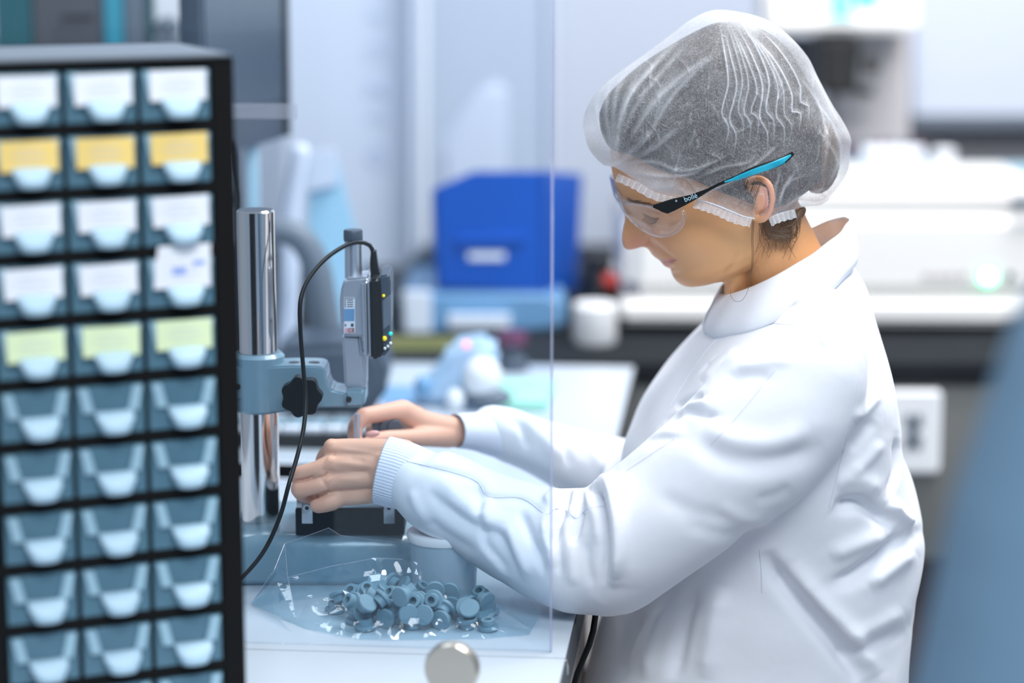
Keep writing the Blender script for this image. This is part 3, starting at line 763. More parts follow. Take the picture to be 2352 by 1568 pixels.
# monitor seen at an angle
mo = empty('monitor', (P(578, 480, 2.62).x, 2.62, ZT), 'dark flat computer monitor on a slim stand seen at an angle', 'monitor')
a0, a1 = P(470, 372, 2.46), P(664, 288, 2.72)
dirv = Vector((a1.x - a0.x, a1.y - a0.y, 0)); wl = dirv.length; dirv.normalize(); nrm = Vector((dirv.y, -dirv.x, 0))
zb_ = (P(535, 343, 2.55).z + P(660, 290, 2.715).z) / 2
MR = Matrix(((dirv.x, -nrm.x, 0), (dirv.y, -nrm.y, 0), (0, 0, 1)))
cm = (a0 + a1) / 2 - nrm * 0.013; zb_ -= 0.008
MB().box((cm.x, cm.y, zb_ + 0.15), (wl, 0.024, 0.30), MR, bevel=0.004).build('housing', M['slate'], mo)
c2 = cm + nrm * 0.0125
MB().box((c2.x - dirv.x * 0.006, c2.y - dirv.y * 0.006, zb_ + 0.165), (wl - 0.03, 0.002, 0.24), MR).build('screen_glass', M['screen'], mo)
c3 = cm + nrm * 0.0135 + dirv * (wl / 2 - 0.006)
MB().box((c3.x, c3.y, zb_ + 0.15), (0.012, 0.003, 0.296), MR).build('bezel', M['black'], mo)
sp = P(578, 340, 2.63)
MB().box((sp.x, 2.64, (zb_ + ZT) / 2 + 0.02), (0.012, 0.02, zb_ - ZT + 0.05), bevel=0.002).build('stand', M['lug'], mo)
MB().box((sp.x - 0.03, 2.64, ZT + 0.006), (0.16, 0.13, 0.012), bevel=0.004).build('foot', M['grey'], mo)
o = MB().tube(pxpath([(530, 330, 2.5), (535, 400, 2.5), (548, 450, 2.5), (545, 520, 2.5), (560, 700, 2.5), (590, 900, 2.52)], 30), 0.004, 12).build('monitor_cable', M['rubber'])
tag(o, 'black cable dropping from the monitor between cabinet and steel column', 'cable')

# frosted hanging panel with faint lettering, uprights
fp = empty('frosted_partition', (P(780, 400, 3.75).x, 3.75, 0), 'pale frosted partition panel with faint vertical lettering', 'partition')
b = MB(); b.prism_px([(655, -500), (945, -500), (945, 800), (655, 800)], 3.75, 3.77); b.build('panel', M['board'], fp, smooth=False)
pa = mat('faint_lettering', (0.60, 0.66, 0.82), 0.6)
for ch, py in (('I', 55), ('C', 135), ('Z', 222), ('I', 285), ('D', 378)):
    Mx = Matrix.Translation(P(846, py - 22, 3.745)) @ Matrix.Rotation(R(90), 4, 'X') @ Matrix.Rotation(R(-90), 4, 'Z')
    text_mesh(ch, 0.042, Mx, pa, 'letter', fp, align='CENTER')
for i, px in enumerate((942, 968)):
    o = MB().prism_px([(px, -500), (px + 14, -500), (px + 14, 800), (px, 800)], 3.70, 3.73, 0.002).build('upright', M['white' if i else 'board'], fp)
eh = empty('equipment_hood', (P(1075, 400, 3.95).x, 3.95, ZT), 'pale angled equipment hood against the wall behind the blue bin', 'hood')
b = MB(); b.prism_px([(1012, 330), (1110, 195), (1165, 192), (1168, 760), (1012, 760)], 3.9, 3.98, 0.01); b.build('housing', M['board'], eh)

# blue storage bin standing on a frosted box
bb = empty('blue_bin', P(1160, 670, 3.3), 'large bright blue open front storage bin with small white label', 'bin')
Yb = 3.175
b = MB()
def slab(q4, thick, nrm_):
    t = bmesh.new(); vs = [t.verts.new(P(*q)) for q in q4]; f = t.faces.new(vs); r = bmesh.ops.extrude_face_region(t, geom=[f])
    bmesh.ops.translate(t, vec=Vector(nrm_) * thick, verts=[v for v in r['geom'] if isinstance(v, bmesh.types.BMVert)])
    bmesh.ops.recalc_face_normals(t, faces=t.faces); bmesh.ops.bevel(t, geom=list(t.edges), offset=0.002, segments=2, affect='EDGES', clamp_overlap=True); b._merge(t)
slab([(992, 436, Yb), (1088, 394, Yb), (1256, 394, Yb), (1256, 668, Yb), (1004, 664, Yb), (996, 560, Yb)], 0.006, (0, 1, 0))
slab([(1250, 392, Yb), (1338, 400, Yb + 0.24), (1326, 664, Yb + 0.24), (1252, 698, Yb)], 0.006, (-1, 0, 0))
slab([(1000, 440, Yb + 0.24), (1080, 402, Yb + 0.24), (1334, 402, Yb + 0.24), (1324, 640, Yb + 0.24), (1010, 640, Yb + 0.24)], 0.006, (0, 1, 0))
slab([(996, 434, Yb), (1008, 430, Yb + 0.24), (1014, 632, Yb + 0.24), (1004, 664, Yb)], 0.006, (1, 0, 0))
slab([(1004, 664, Yb), (1014, 634, Yb + 0.24), (1322, 640, Yb + 0.24), (1254, 670, Yb)], 0.006, (0, 0, 1))
b.build('shell', M['bluebin'], bb)
b = MB(); b.prism_px([(1040, 545), (1200, 535), (1210, 560), (1050, 566)], Yb - 0.006, Yb + 0.002, 0.003); b.build('finger_lip', M['bluebin'], bb)
b = MB(); b.prism_px([(1076, 580), (1160, 580), (1160, 596), (1076, 596)], Yb - 0.002, Yb); b.build('label_card', M['label'], bb)
fb = empty('frosted_blue_tray', P(1085, 770, 3.14), 'frosted light blue tray with white label under the blue bin', 'tray')
b = MB(); b.prism_px([(925, 672), (1250, 672), (1300, 690), (1300, 752), (1240, 762), (925, 768)], 3.165, 3.42, 0.006); b.build('tray', M['lightblue'], fb)
b = MB(); b.prism_px([(925, 668), (990, 668), (990, 765), (930, 765)], 3.157, 3.164, 0.002); b.build('corner_patch', M['paper'], fb)
b = MB(); b.prism_px([(1030, 724), (1172, 724), (1172, 752), (1030, 752)], 3.153, 3.1645); b.build('label_card', M['paper'], fb)
o = MB().box((T(1000, 775, ZT).x + 0.02, 3.06, ZT + 0.002), (0.001, 0.001, 0.001)); o.bm.free()
# olive caution strip stuck along the counter edge
b = MB(); b.prism_px([(850, 777), (1060, 777), (1050, 806), (850, 806)], 2.96, 2.975, 0.001); 
o = b.build('caution_strip', M['yellow']); o.location.z += 0
tag(o, 'olive yellow caution strip lying along the dark bench edge', 'tape')
# ------------------------------------------------------------------ machines on the back bench
mc = empty('desktop_machine', (P(1900, 750, 3.3).x, 3.3, ZT), 'long cream desktop machine with a lit green button on the dark bench', 'machine')
Ym = 3.16
b = MB(); b.prism_px([(1420, 690), (2460, 690), (2460, 750), (1424, 744)], Ym, Ym + 0.42, 0.008); b.build('base', M['cream'], mc)
b = MB(); b.prism_px([(1437, 482), (2460, 486), (2460, 688), (1437, 686)], Ym + 0.012, Ym + 0.42, 0.02); b.build('front_housing', M['cream'], mc)
zl = P(1700, 476, Ym).z
b = MB(); x0_, x1_m = P(1440, 470, Ym).x, P(2460, 470, Ym).x
b.box(((x0_ + x1_m) / 2, Ym + 0.23, zl + 0.005), (x1_m - x0_ - 0.01, 0.40, 0.012), bevel=0.004); b.build('lid', M['cream'], mc)
b = MB(); b.box(((x0_ + x1_m) / 2, Ym + 0.05, zl + 0.014), (x1_m - x0_ - 0.02, 0.012, 0.006), bevel=0.002); b.build('hinge', M['beige'], mc)
b = MB(); b.prism_px([(2330, 455), (2400, 455), (2400, 480), (2330, 480)], Ym - 0.002, Ym + 0.02, 0.002); b.build('latch', M['grey'], mc)
c = P(2270, 635, Ym + 0.008)
MB().cyl(c + Vector((0, 0.01, 0)), c, 0.0125, bevel=0.001).build('power_button', M['ledgreen'], mc)
MB().cyl(c + Vector((0, 0.002, 0)), c + Vector((0, -0.001, 0)), 0.0078, bevel=0.0005).build('lamp_centre', M['ledcore'], mc)
c = P(2322, 635, Ym + 0.008)
MB().cyl(c + Vector((0, 0.01, 0)), c, 0.0055, bevel=0.0005).build('sensor', M['slate'], mc)
for k, (xa, xb) in enumerate(((2118, 2140), (2146, 2172), (2177, 2196), (2201, 2226))):
    b = MB(); b.prism_px([(xa, 627), (xb, 627), (xb, 640), (xa, 640)], Ym + 0.0105, Ym + 0.0125); b.build('faint_print', M['inkb'] if 0 else M['beige'], mc)
# things behind the lid
zt_m = zl + 0.011
o = empty('tip_rack', P(2040, 385, 3.62), 'grey rack of small tubes with white label strip behind the cream machine', 'rack')
rk = P(2050, 385, 3.64)
MB().box((rk.x - 0.012, 3.66, 0.87), (0.135, 0.08, 0.18), bevel=0.003).build('body', M['lug'], o)
MB().box((rk.x - 0.005, 3.605, P(2050, 350, 3.6).z), (0.090, 0.008, 0.018), bevel=0.002).build('label_card', M['paper'], o)
for k in range(7): MB().cyl((rk.x - 0.07 + 0.018 * k, 3.64, 0.95), (rk.x - 0.07 + 0.018 * k, 3.64, P(2050, 322, 3.64).z), 0.006).build('tube', M['purple' if k % 3 == 0 else 'grey'], o)
j = P(2178, 378, 3.62)
o = empty('white_jar', (j.x, 3.66, ZT), 'small white jar standing behind the cream machine', 'jar')
MB().cyl((j.x, 3.66, ZT), (j.x, 3.66, j.z), 0.022, bevel=0.003).build('body', M['cream'], o); MB().cyl((j.x, 3.66, j.z), (j.x, 3.66, j.z + 0.02), 0.018, bevel=0.003).build('lid', M['white'], o)
j2 = P(2260, 385, 3.68)
o = empty('clear_tray', (j2.x, 3.70, ZT), 'low frosted tray behind the cream machine at the right', 'tray')
MB().box((j2.x + 0.04, 3.70, (ZT + j2.z) / 2), (0.13, 0.1, j2.z - ZT), bevel=0.005).build('body', M['lug'], o)

# column instrument with camera head
ci = empty('column_microscope', (P(2030, 300, 3.75).x, 3.85, ZT), 'beige column instrument with black camera head and white display box', 'microscope')
b = MB(); b.prism_px([(1905, 60), (2092, 60), (2090, 500), (1912, 500)], 3.86, 3.96, 0.01); b.build('column', M['beige'], ci)
MB().box((P(2010, 400, 3.86).x, 3.84, ZT + 0.02), (0.30, 0.26, 0.04), bevel=0.008).build('base', M['beige'], ci)
b = MB(); b.prism_px([(1752, -120), (2112, -120), (2110, 76), (1764, 76)], 3.72, 3.90, 0.01); b.build('display_box', M['cream'], ci)
b = MB(); b.prism_px([(1904, -20), (1958, -20), (1956, 42), (1908, 42)], 3.716, 3.722, 0.002); b.prism_px([(1964, -20), (2022, -20), (2018, 10), (1966, 14)], 3.716, 3.722, 0.002); b.build('screen_mark', M['display'], ci)
b = MB(); b.prism_px([(1918, 2), (1944, 2), (1940, 24), (1922, 20)], 3.713, 3.717, 0.001); b.build('screen_symbol', M['labelg'], ci)
b = MB(); b.prism_px([(1884, 84), (1980, 84), (1968, 218), (1888, 218)], 3.70, 3.86, 0.008); b.build('camera_head', M['black'], ci)
b = MB(); c = P(1985, 150, 3.75); b.cyl(c, c + Vector((0.022, 0, 0)), 0.014, bevel=0.003); b.prism_px([(1965, 203), (2008, 203), (2008, 222), (1965, 222)], 3.72, 3.76, 0.004); b.build('side_knob', M['black'], ci)
b = MB(); b.prism_px([(1760, 84), (1882, 84), (1886, 330), (1790, 330)], 3.90, 3.98, 0.01); b.build('side_arm', M['grey'], ci)
wb = empty('wall_cupboard', (P(2260, 100, 4.15).x, 4.2, 1.2), 'pale lavender wall panel with a grey bottom rail at the right', 'wall panel')
b = MB(); b.prism_px([(2098, -500), (2560, -500), (2560, 268), (2098, 268)], 4.2, 4.30, 0.004); b.build('panel', M['board'], wb)
b = MB(); b.prism_px([(2098, 268), (2560, 268), (2560, 296), (2098, 296)], 4.18, 4.30, 0.003); b.build('rail', M['slate' if 0 else 'grey'], wb)
b = MB(); b.prism_px([(1900, 296), (2560, 296), (2560, 700), (1900, 700)], 4.28, 4.30)
S(b.build('trim_2', M['beige'], smooth=False))

# ------------------------------------------------------------------ bottle, jar and items left of the machine
j = P(1382, 690, 3.2)
o = empty('reagent_bottle', (j.x, 3.26, ZT), 'small black bottle with dark neck standing between blue bin and machine', 'bottle')
zb1, zb2, zb3 = P(1382, 690, 3.2).z, P(1382, 655, 3.2).z, P(1382, 603, 3.2).z
MB().lathe([(0, ZT), (0.026, ZT), (0.028, ZT + 0.01), (0.028, zb2 - 0.01), (0.015, zb2 + 0.01), (0.014, zb2 + 0.018), (0, zb2 + 0.018)], Matrix.Translation((j.x, 3.26, 0))).build('body', M['black'], o)
MB().cyl((j.x, 3.26, zb2 + 0.018), (j.x, 3.26, zb3), 0.018, bevel=0.003).build('cap', M['black'], o)
c = P(1404, 652, 3.2)
o = empty('red_capped_tube', (c.x, 3.22, ZT), 'short tube with round red cap right beside the black bottle', 'tube')
MB().cyl((c.x, 3.225, ZT), (c.x, 3.225, c.z - 0.01), 0.010).build('body', M['black'], o); MB().ball((c.x, 3.225, c.z), 0.0125, (1, 1, 0.95)).build('cap', M['red'], o)
c = P(1366, 755, 3.1)
o = empty('white_pot', (c.x, 3.1, ZT), 'squat white pot in front of the black bottle', 'pot')
MB().lathe([(0, ZT), (0.027, ZT), (0.029, ZT + 0.004), (0.029, P(1366, 702, 3.1).z), (0.026, P(1366, 695, 3.1).z), (0, P(1366, 695, 3.1).z)], Matrix.Translation((c.x, 3.1, 0))).build('body', M['white'], o)

# dark instrument body and hose behind the steel column
di = empty('dark_instrument', (P(760, 900, 2.6).x, 2.62, ZT), 'dark grey rounded instrument behind the steel column and gauge', 'instrument')
b = MB(); b.prism_px([(630, 800), (800, 790), (860, 796), (884, 830), (892, 875), (880, 925), (850, 950), (640, 950)], 2.55, 2.68, 0.02); b.build('body', M['slate'], di)
o = MB().tube(pxpath([(600, 560, 2.7), (640, 530, 2.7), (690, 548, 2.7), (722, 600, 2.7), (738, 680, 2.7), (752, 800, 2.7), (756, 880, 2.7)], 50), [0.014 + 0.006 * i / 49 for i in range(50)], 20).build('flexible_hose', M['grey'])
tag(o, 'grey flexible hose arching behind the steel column', 'hose')
o = MB().tube(pxpath([(650, 900, 2.85), (664, 700, 2.85), (668, 500, 2.85), (690, 350, 2.85)], 30), 0.012, 16).build('pale_pipe', M['board']); tag(o, 'pale upright pipe behind the grey flexible hose', 'pipe')
o = empty('blue_folder', P(760, 650, 3.0), 'light blue clear folder leaning upright behind the gauge', 'folder')
b = MB(); b.prism_px([(705, 375), (770, 355), (822, 560), (835, 690), (850, 800), (735, 800), (712, 640)], 3.0, 3.012, 0.001)
b.build('cover', mat('pale_blue_cover', (0.34, 0.58, 0.74), 0.5, noise=(6, 0.06)), o)
b = MB(); b.prism_px([(708, 352), (768, 342), (776, 425), (706, 440)], 2.985, 2.995, 0.001); b.build('paper_sheet', M['board'], o)
b = MB(); p = P(740, 410, 2.99)
o = empty('grey_crate', (P(940, 700, 3.35).x, 3.35, ZT), 'mid grey crate behind the gauge and left of the blue bin', 'crate')
b = MB(); b.prism_px([(880, 700), (930, 610), (1000, 560), (1010, 760), (880, 768)], 3.40, 3.5, 0.01); b.build('body', M['grey'], o)

# keyboard and papers on the table behind the hands
kbd = empty('keyboard', (T(690, 1010, ZT).x, T(690, 1010, ZT).y, ZT), 'dark keyboard with pale keys lying behind the steel column', 'keyboard')
kc_ = T(705, 1000, ZT)
MB().box((kc_.x - 0.008, kc_.y, ZT + 0.008), (0.235, 0.13, 0.014), RZ, bevel=0.003).build('case', M['black'], kbd)
for r in range(4):
    b = MB()
    for c in range(9): b.box((kc_.x - 0.102 + 0.0225 * c + 0.003 * r, kc_.y - 0.046 + 0.031 * r, ZT + 0.0175), (0.0195, 0.015, 0.006), RZ, bevel=0.0015)
    b.build('key_row', M['paper' if r != 1 else 'lug'], kbd)
for k, (px, py, dz, lab) in enumerate(((700, 945, 0, 'upper white paper sheet behind the dark keyboard'), (560, 1085, 0.0, 'white paper sheet lying left of the steel column'), (700, 1085, 0.0, 'white paper sheet lying just behind the near hand'))):
    c = T(px, py, ZT)
    o = MB().box((c.x, c.y, ZT + 0.0012 + dz), (0.16, 0.07 if k else 0.1, 0.0012), RZ, bevel=0.0002).build('paper_sheet', M['paper']); tag(o, lab, 'paper')
# items on the far part of the table
md = empty('desk_magnifier', (T(1060, 935, ZT).x, T(1060, 935, ZT).y, ZT), 'pale blue device with white rounded head and small red lamp on the table', 'device')
Yd = T(1060, 935, ZT).y
b = MB(); b.prism_px([(950, 930), (955, 900), (1010, 850), (1030, 800), (1080, 784), (1130, 786), (1150, 812), (1140, 850), (1100, 870), (1060, 930)], Yd, Yd + 0.06, 0.012); b.build('body', mat('pale_blue_housing', (0.45, 0.62, 0.80), 0.4, noise=(6, 0.08)), md)
b = MB(); b.ball(P(1108, 868, Yd - 0.01), 0.024, (0.95, 0.9, 1.05)); b.build('head', M['white'], md)
b = MB(); b.ball(P(1124, 912, Yd - 0.015), 0.020, (1.3, 0.8, 0.6)); b.build('lens_hood', M['grey'], md)
b = MB(); b.ball(P(1046, 920, Yd - 0.02), 0.014, (0.8, 0.8, 1)); b.build('white_knob', M['white'], md)
b = MB(); b.ball(P(972, 888, Yd - 0.02), 0.012, (0.9, 0.8, 1.1)); b.build('blue_knob', M['lightblue'], md)
MB().ball(P(1071, 791, Yd - 0.008), 0.004).build('red_lamp', M['ledred'], md)
c = T(1205, 945, ZT)
o = empty('green_pad', (c.x, c.y + 0.04, ZT), 'pale green pad lying on the white table by the device', 'pad')
MB().box((c.x, c.y + 0.065, ZT + 0.006), (0.062, 0.13, 0.012), RZ, bevel=0.003).build('pad', M['green'], o)
c = T(1180, 838, ZT)
o = empty('hand_stamp', (c.x, c.y, ZT), 'dark stamp with purple top standing behind the green pad', 'stamp')
MB().lathe([(0, ZT), (0.020, ZT), (0.020, ZT + 0.012), (0.010, ZT + 0.02), (0.012, ZT + 0.032), (0, ZT + 0.032)], Matrix.Translation((c.x - 0.002, c.y - 0.03, 0))).build('body', M['slate'], o)
MB().lathe([(0, ZT + 0.032), (0.018, ZT + 0.032), (0.019, ZT + 0.036), (0.018, ZT + 0.047), (0, ZT + 0.048)], Matrix.Translation((c.x - 0.002, c.y - 0.03, 0))).build('top', M['purple'], o)
c = T(1040, 918, ZT)
o = MB().box((c.x - 0.02, c.y + 0.02, ZT + 0.001), (0.16, 0.10, 0.0014), RZ).build('blue_sheet', M['lightblue']); tag(o, 'light blue sheet lying under the pale blue device', 'sheet')

# ------------------------------------------------------------------ white tub behind the bag
c = P(1020, 1300, 1.935)
tu = empty('lidded_tub', (c.x, 1.935, ZT), 'small clear tub with white lid half hidden behind the near sleeve', 'tub')
zt_ = P(1020, 1222, 1.935).z
MB().lathe([(0, ZT + 0.001), (0.026, ZT + 0.001), (0.029, zt_ - 0.006), (0.028, zt_ - 0.006), (0.025, ZT + 0.003), (0, ZT + 0.003)], Matrix.Translation((c.x, 1.937, 0))).build('body', M['clearbox'], tu)
MB().lathe([(0, zt_ - 0.004), (0.030, zt_ - 0.006), (0.031, zt_ - 0.002), (0.030, zt_ + 0.001), (0.027, zt_ + 0.0005), (0, zt_ + 0.0005)], Matrix.Translation((c.x, 1.937, 0))).build('lid', M['white'], tu)

# ------------------------------------------------------------------ person in the right foreground
pr = empty('person', (0.36, 1.05, 0), 'person in a blue grey jacket seated at the right edge, very close and blurred', 'person')
b = MB()
Yp = 1.08
b.tube([(0.44, 1.12, 0.40), (0.44, 1.12, 0.60), (0.42, 1.11, 0.85), (0.41, 1.10, 1.05), (0.41, 1.10, 1.17)], [0.19, 0.19, 0.17, 0.17, 0.10], 32, up=(1, 0, 0), flat=[0.13, 0.13, 0.12, 0.12, 0.09])
b.tube([(0.300, Yp, 1.145), (0.272, Yp - 0.01, 1.06), (0.243, Yp - 0.03, 0.95), (0.212, Yp - 0.05, 0.86)], [0.074, 0.074, 0.070, 0.060], 24)
b.tube([(0.212, Yp - 0.05, 0.86), (0.15, Yp - 0.03, 0.83), (0.05, Yp + 0.0, 0.82)], [0.060, 0.045, 0.036], 24)
bm_me = voxel(b, 0.006, 8)
link('jacket', bm_me, M['greycoat'], pr)
b = MB()
b.tube([(0.41, 1.10, 1.12), (0.40, 1.10, 1.28)], 0.052, 24)
b.ball((0.395, 1.09, 1.36), 0.10, (0.85, 0.95, 1.15))
b.ball((0.305, 1.09, 1.345), 0.018, (1, 0.8, 1.1))
b.tube([(0.06, Yp, 0.82), (0.0, Yp + 0.01, 0.815), (-0.03, Yp + 0.01, 0.812)], [0.026, 0.03, 0.024], 16, flat=[0.018, 0.014, 0.012])
for k in range(4): b.tube([(-0.02, Yp - 0.022 + 0.016 * k, 0.815), (-0.06, Yp - 0.024 + 0.018 * k, 0.812), (-0.085, Yp - 0.024 + 0.018 * k, 0.80)], [0.0085, 0.008, 0.007], 12)
b.tube([(0.02, Yp - 0.03, 0.815), (-0.02, Yp - 0.055, 0.808)], [0.011, 0.009], 12)
b.tube([(0.40, 1.10, 0.50), (0.1, 1.08, 0.50), (0.08, 1.07, 0.1)], [0.08, 0.065, 0.045], 20); b.tube([(0.46, 1.2, 0.50), (0.14, 1.2, 0.50), (0.12, 1.2, 0.1)], [0.08, 0.065, 0.045], 20)
b.tube([(0.08, 1.07, 0.1), (0.06, 1.07, 0.03), (-0.08, 1.07, 0.028)], [0.04, 0.035, 0.028], 16); b.tube([(0.12, 1.2, 0.1), (0.10, 1.2, 0.03), (-0.04, 1.2, 0.028)], [0.04, 0.035, 0.028], 16)
me = voxel(b, 0.005, 5); vcol(me, 'tint', np.tile([0.72, 0.45, 0.33], (len(me.vertices), 1)))
me.transform(Matrix.Translation(-origin_of(pr))); bd = link('body', me, M['skin'], pr)
for o in pr.children:
    if o.name.startswith('jacket'): o.data.transform(Matrix.Translation(-origin_of(pr)))
b = MB(); b.ball((0.405, 1.095, 1.385), 0.108, (0.86, 0.97, 1.05)); b.ball((0.47, 1.10, 1.34), 0.06, (0.8, 1.1, 1.3)); b.build('hair', M['hair'], pr)
sto = empty('stool', (0.44, 1.13, 0), 'dark stool under the seated person at the right edge', 'stool')
b = MB(); b.cyl((0.45, 1.14, 0.36), (0.45, 1.14, 0.41), 0.17, bevel=0.015); b.build('seat', M['slate'], sto); MB().cyl((0.45, 1.14, 0.02), (0.45, 1.14, 0.36), 0.025).build('post', M['satin'], sto); MB().cyl((0.45, 1.14, 0), (0.45, 1.14, 0.03), 0.2, 0.18).build('foot', M['slate'], sto)
# ------------------------------------------------------------------ the woman at the table
YH = 2.05                                   # mid plane of head and trunk
wm = empty('person', (P(1750, 900, YH).x, YH, 0), 'person in white lab coat, hair net and clear safety glasses measuring small parts', 'person')
WO = np.array(wm.location)
def loc_mesh(me): me.transform(Matrix.Translation(-wm.location)); return me

# ---- head: slices across the tilted head axis
uh = np.array([-0.454, -0.891]); fh = np.array([-0.891, 0.454])     # up and forward, in pixels (x right, y down)
def uf(pts): A = np.array(pts, float); return A @ uh, A @ fh
front = [(1640, 72), (1570, 90), (1500, 138), (1438, 218), (1406, 300), (1402, 350), (1404, 385), (1410, 415), (1419, 445), (1428, 468), (1434, 487), (1435, 505),
         (1431, 525), (1429, 543), (1430, 557), (1434, 569), (1443, 573.5), (1455, 571), (1466, 566.5), (1482, 566), (1490, 573), (1496, 582), (1503, 589), (1511, 593), (1515.5, 596.5),
         (1516.5, 600), (1521, 602.5), (1522, 606.5), (1527, 610.5), (1536, 612.5), (1540, 616), (1541.5, 623), (1545, 633), (1551, 642), (1561, 650), (1571, 654), (1581, 655), (1600, 652.5), (1617, 647), (1640, 644.5), (1674, 638)]
base = [(1640, 72), (1570, 90), (1500, 138), (1438, 218), (1406, 300), (1402, 350), (1405, 385), (1414, 415), (1426, 445), (1440, 470), (1452, 492), (1462, 512), (1470, 530), (1478, 548), (1486, 562), (1495, 577), (1505, 590), (1517, 603), (1529, 614), (1540, 626), (1548, 638),
        (1561, 650), (1571, 654), (1581, 655), (1600, 652.5), (1617, 647), (1640, 644.5), (1674, 638)]
back = [(1640, 72), (1735, 98), (1800, 152), (1846, 225), (1864, 300), (1850, 400), (1822, 480), (1795, 540), (1755, 590), (1715, 625), (1674, 640)]
fu, ff = uf(front); gu, gf = uf(base); bu, bf = uf(back)
o_ = np.argsort(fu); fu, ff = fu[o_], ff[o_]; o_ = np.argsort(gu); gu, gf = gu[o_], gf[o_]; o_ = np.argsort(bu); bu, bf = bu[o_], bf[o_]
U0, U1 = max(fu[0], bu[0]) + 0.5, min(fu[-1], bu[-1]) - 0.5
us = np.concatenate([U0 + (1 - np.cos(np.linspace(0, math.pi / 2, 14))) * 20, np.linspace(U0 + 21.5, U1 - 40, 190), U1 - 40 + 40 * np.sin(np.linspace(0.05, math.pi / 2, 14))])
wk = np.array([(-1330, 0.018), (-1322, 0.031), (-1312, 0.040), (-1300, 0.046), (-1280, 0.0515), (-1250, 0.0565), (-1210, 0.0615), (-1165, 0.0650), (-1110, 0.0675), (-1050, 0.0695), (-990, 0.071), (-930, 0.069), (-870, 0.062), (-820, 0.048), (-785, 0.034), (-765, 0.022), (-750, 0.010)])
NT = 300; SN = 1 / mpp(1600, 500, YH); V = []
th = np.linspace(-math.pi, math.pi, NT, endpoint=False)
th = np.sign(th) * np.abs(th / math.pi) ** 1.25 * math.pi          # finer at the face
def gau(x, c, s): return np.exp(-((x - c) / s) ** 2)
for uu in us:
    f1, g1, b1 = np.interp(uu, fu, ff), np.interp(uu, gu, gf), np.interp(uu, bu, bf)
    w = np.interp(uu, wk[:, 0], wk[:, 1])
    # edge of the crown rounds off
    mid = g1 * 0.42 + b1 * 0.58
    cs, sn = np.cos(th), np.sin(th)
    e = 2.25
    ex = np.sign(cs) * np.abs(cs) ** (2 / e); ey = np.sign(sn) * np.abs(sn) ** (2 / e)
    f = np.where(cs > 0, mid + (g1 - mid) * ex, mid + (mid - b1) * ex)
    y = w * ey
    chin = gau(uu, -1285, 30)
    # nose, lips and chin stand out from the slice near the mid line
    wn = 0.0085 + 0.0065 * gau(uu, -1150, 26) + 0.010 * gau(uu, -1225, 26) + 0.03 * (uu < -1250) + 0.004 * gau(uu, -1195, 10)
    pw = 2.0 + 1.0 * gau(uu, -1155, 22)
    f = f + (f1 - g1) * np.exp(-(np.abs(y) / wn) ** pw) * (cs > 0)
    # eye sockets, lids, cheek bone, wings of the nose, mouth corners
    ay = np.abs(y)
    fr = (cs > 0)
    f = f - 10 * gau(uu, -1098, 24) * gau(ay, 0.026, 0.016) * fr
    f = f + 7.5 * gau(uu, -1100, 13) * gau(ay, 0.031, 0.012) * fr
    f = f + 4 * gau(uu, -1050, 14) * gau(ay, 0.026, 0.020) * fr
    f = f + 5 * gau(uu, -1145, 28) * gau(ay, 0.043, 0.018) * fr
    f = f + 8 * gau(uu, -1166, 13) * gau(ay, 0.0145, 0.0055) * fr
    f = f - 3.5 * gau(uu, -1166, 16) * gau(ay, 0.0235, 0.0035) * fr
    f = f - 3.5 * gau(uu, -1228, 7) * gau(ay, 0.023, 0.006) * fr
    px = f * fh[0] + uu * uh[0]; py = f * fh[1] + uu * uh[1]
    for a, b_, c_ in zip(px, py, y):
        p = P(a, b_, YH); V.append((p.x, YH - c_, p.z))
m_ = len(us); F = []
for i in range(m_ - 1):
    for k in range(NT): F.append((i * NT + k, i * NT + (k + 1) % NT, (i + 1) * NT + (k + 1) % NT, (i + 1) * NT + k))
F.append(tuple(range(NT))); F.append(tuple((m_ - 1) * NT + k for k in range(NT))[::-1])
tmp = bpy.data.meshes.new('h'); tmp.from_pydata(V, [], F); tmp.update()
b = MB(); b.bm.from_mesh(tmp); bpy.data.meshes.remove(tmp)
bmesh.ops.recalc_face_normals(b.bm, faces=b.bm.faces)
# neck
nk = [(1745, 470), (1770, 540), (1800, 620), (1832, 690), (1865, 770)]
nr = [82, 92, 100, 112, 130]
b.tube([P(x, y, YH) for x, y in nk], [r * mpp(1750, 600, YH) for r in nr], 40, flat=[0.046, 0.050, 0.054, 0.062, 0.08], up=(1, 0, 0))
b.tube([P(1725, 520, 2.005), P(1690, 610, 2.02), P(1690, 680, 2.035)], [0.012, 0.010, 0.010], 16)
# ears
for s in (-1, 1):
    def E(x, y, d): p = P(x, y, YH - 0.071); return Vector((p.x, YH + s * (0.071 + d), p.z)) if s > 0 else Vector((p.x, YH - 0.071 - d, p.z))
    k = mpp(1740, 450, YH - 0.07)
    b.tube([Vector(q) for q in catmull([E(1712, 432, 0.0), E(1719, 412, 0.008), E(1741, 405, 0.014), E(1760, 416, 0.017), E(1768, 440, 0.018), E(1767, 470, 0.016), E(1758, 492, 0.012), E(1744, 502, 0.008), E(1730, 500, 0.002)], 36)],
           [k * r for r in np.interp(np.linspace(0, 1, 36), [0, .15, .4, .7, .85, 1], [6, 7.5, 7.5, 6.5, 8.5, 7])], 14)
    b.tube([E(1722, 428, -0.004), E(1745, 440, 0.004), E(1748, 470, 0.004), E(1736, 492, -0.003)], [k * 13, k * 17, k * 16, k * 9], 16, flat=[0.008] * 4)
    b.tube([Vector(q) for q in catmull([E(1738, 425, 0.006), E(1750, 445, 0.010), E(1750, 470, 0.010), E(1738, 486, 0.006)], 16)], k * 4.5, 12)
hm = voxel(b, 0.0012, 5, 0.5)

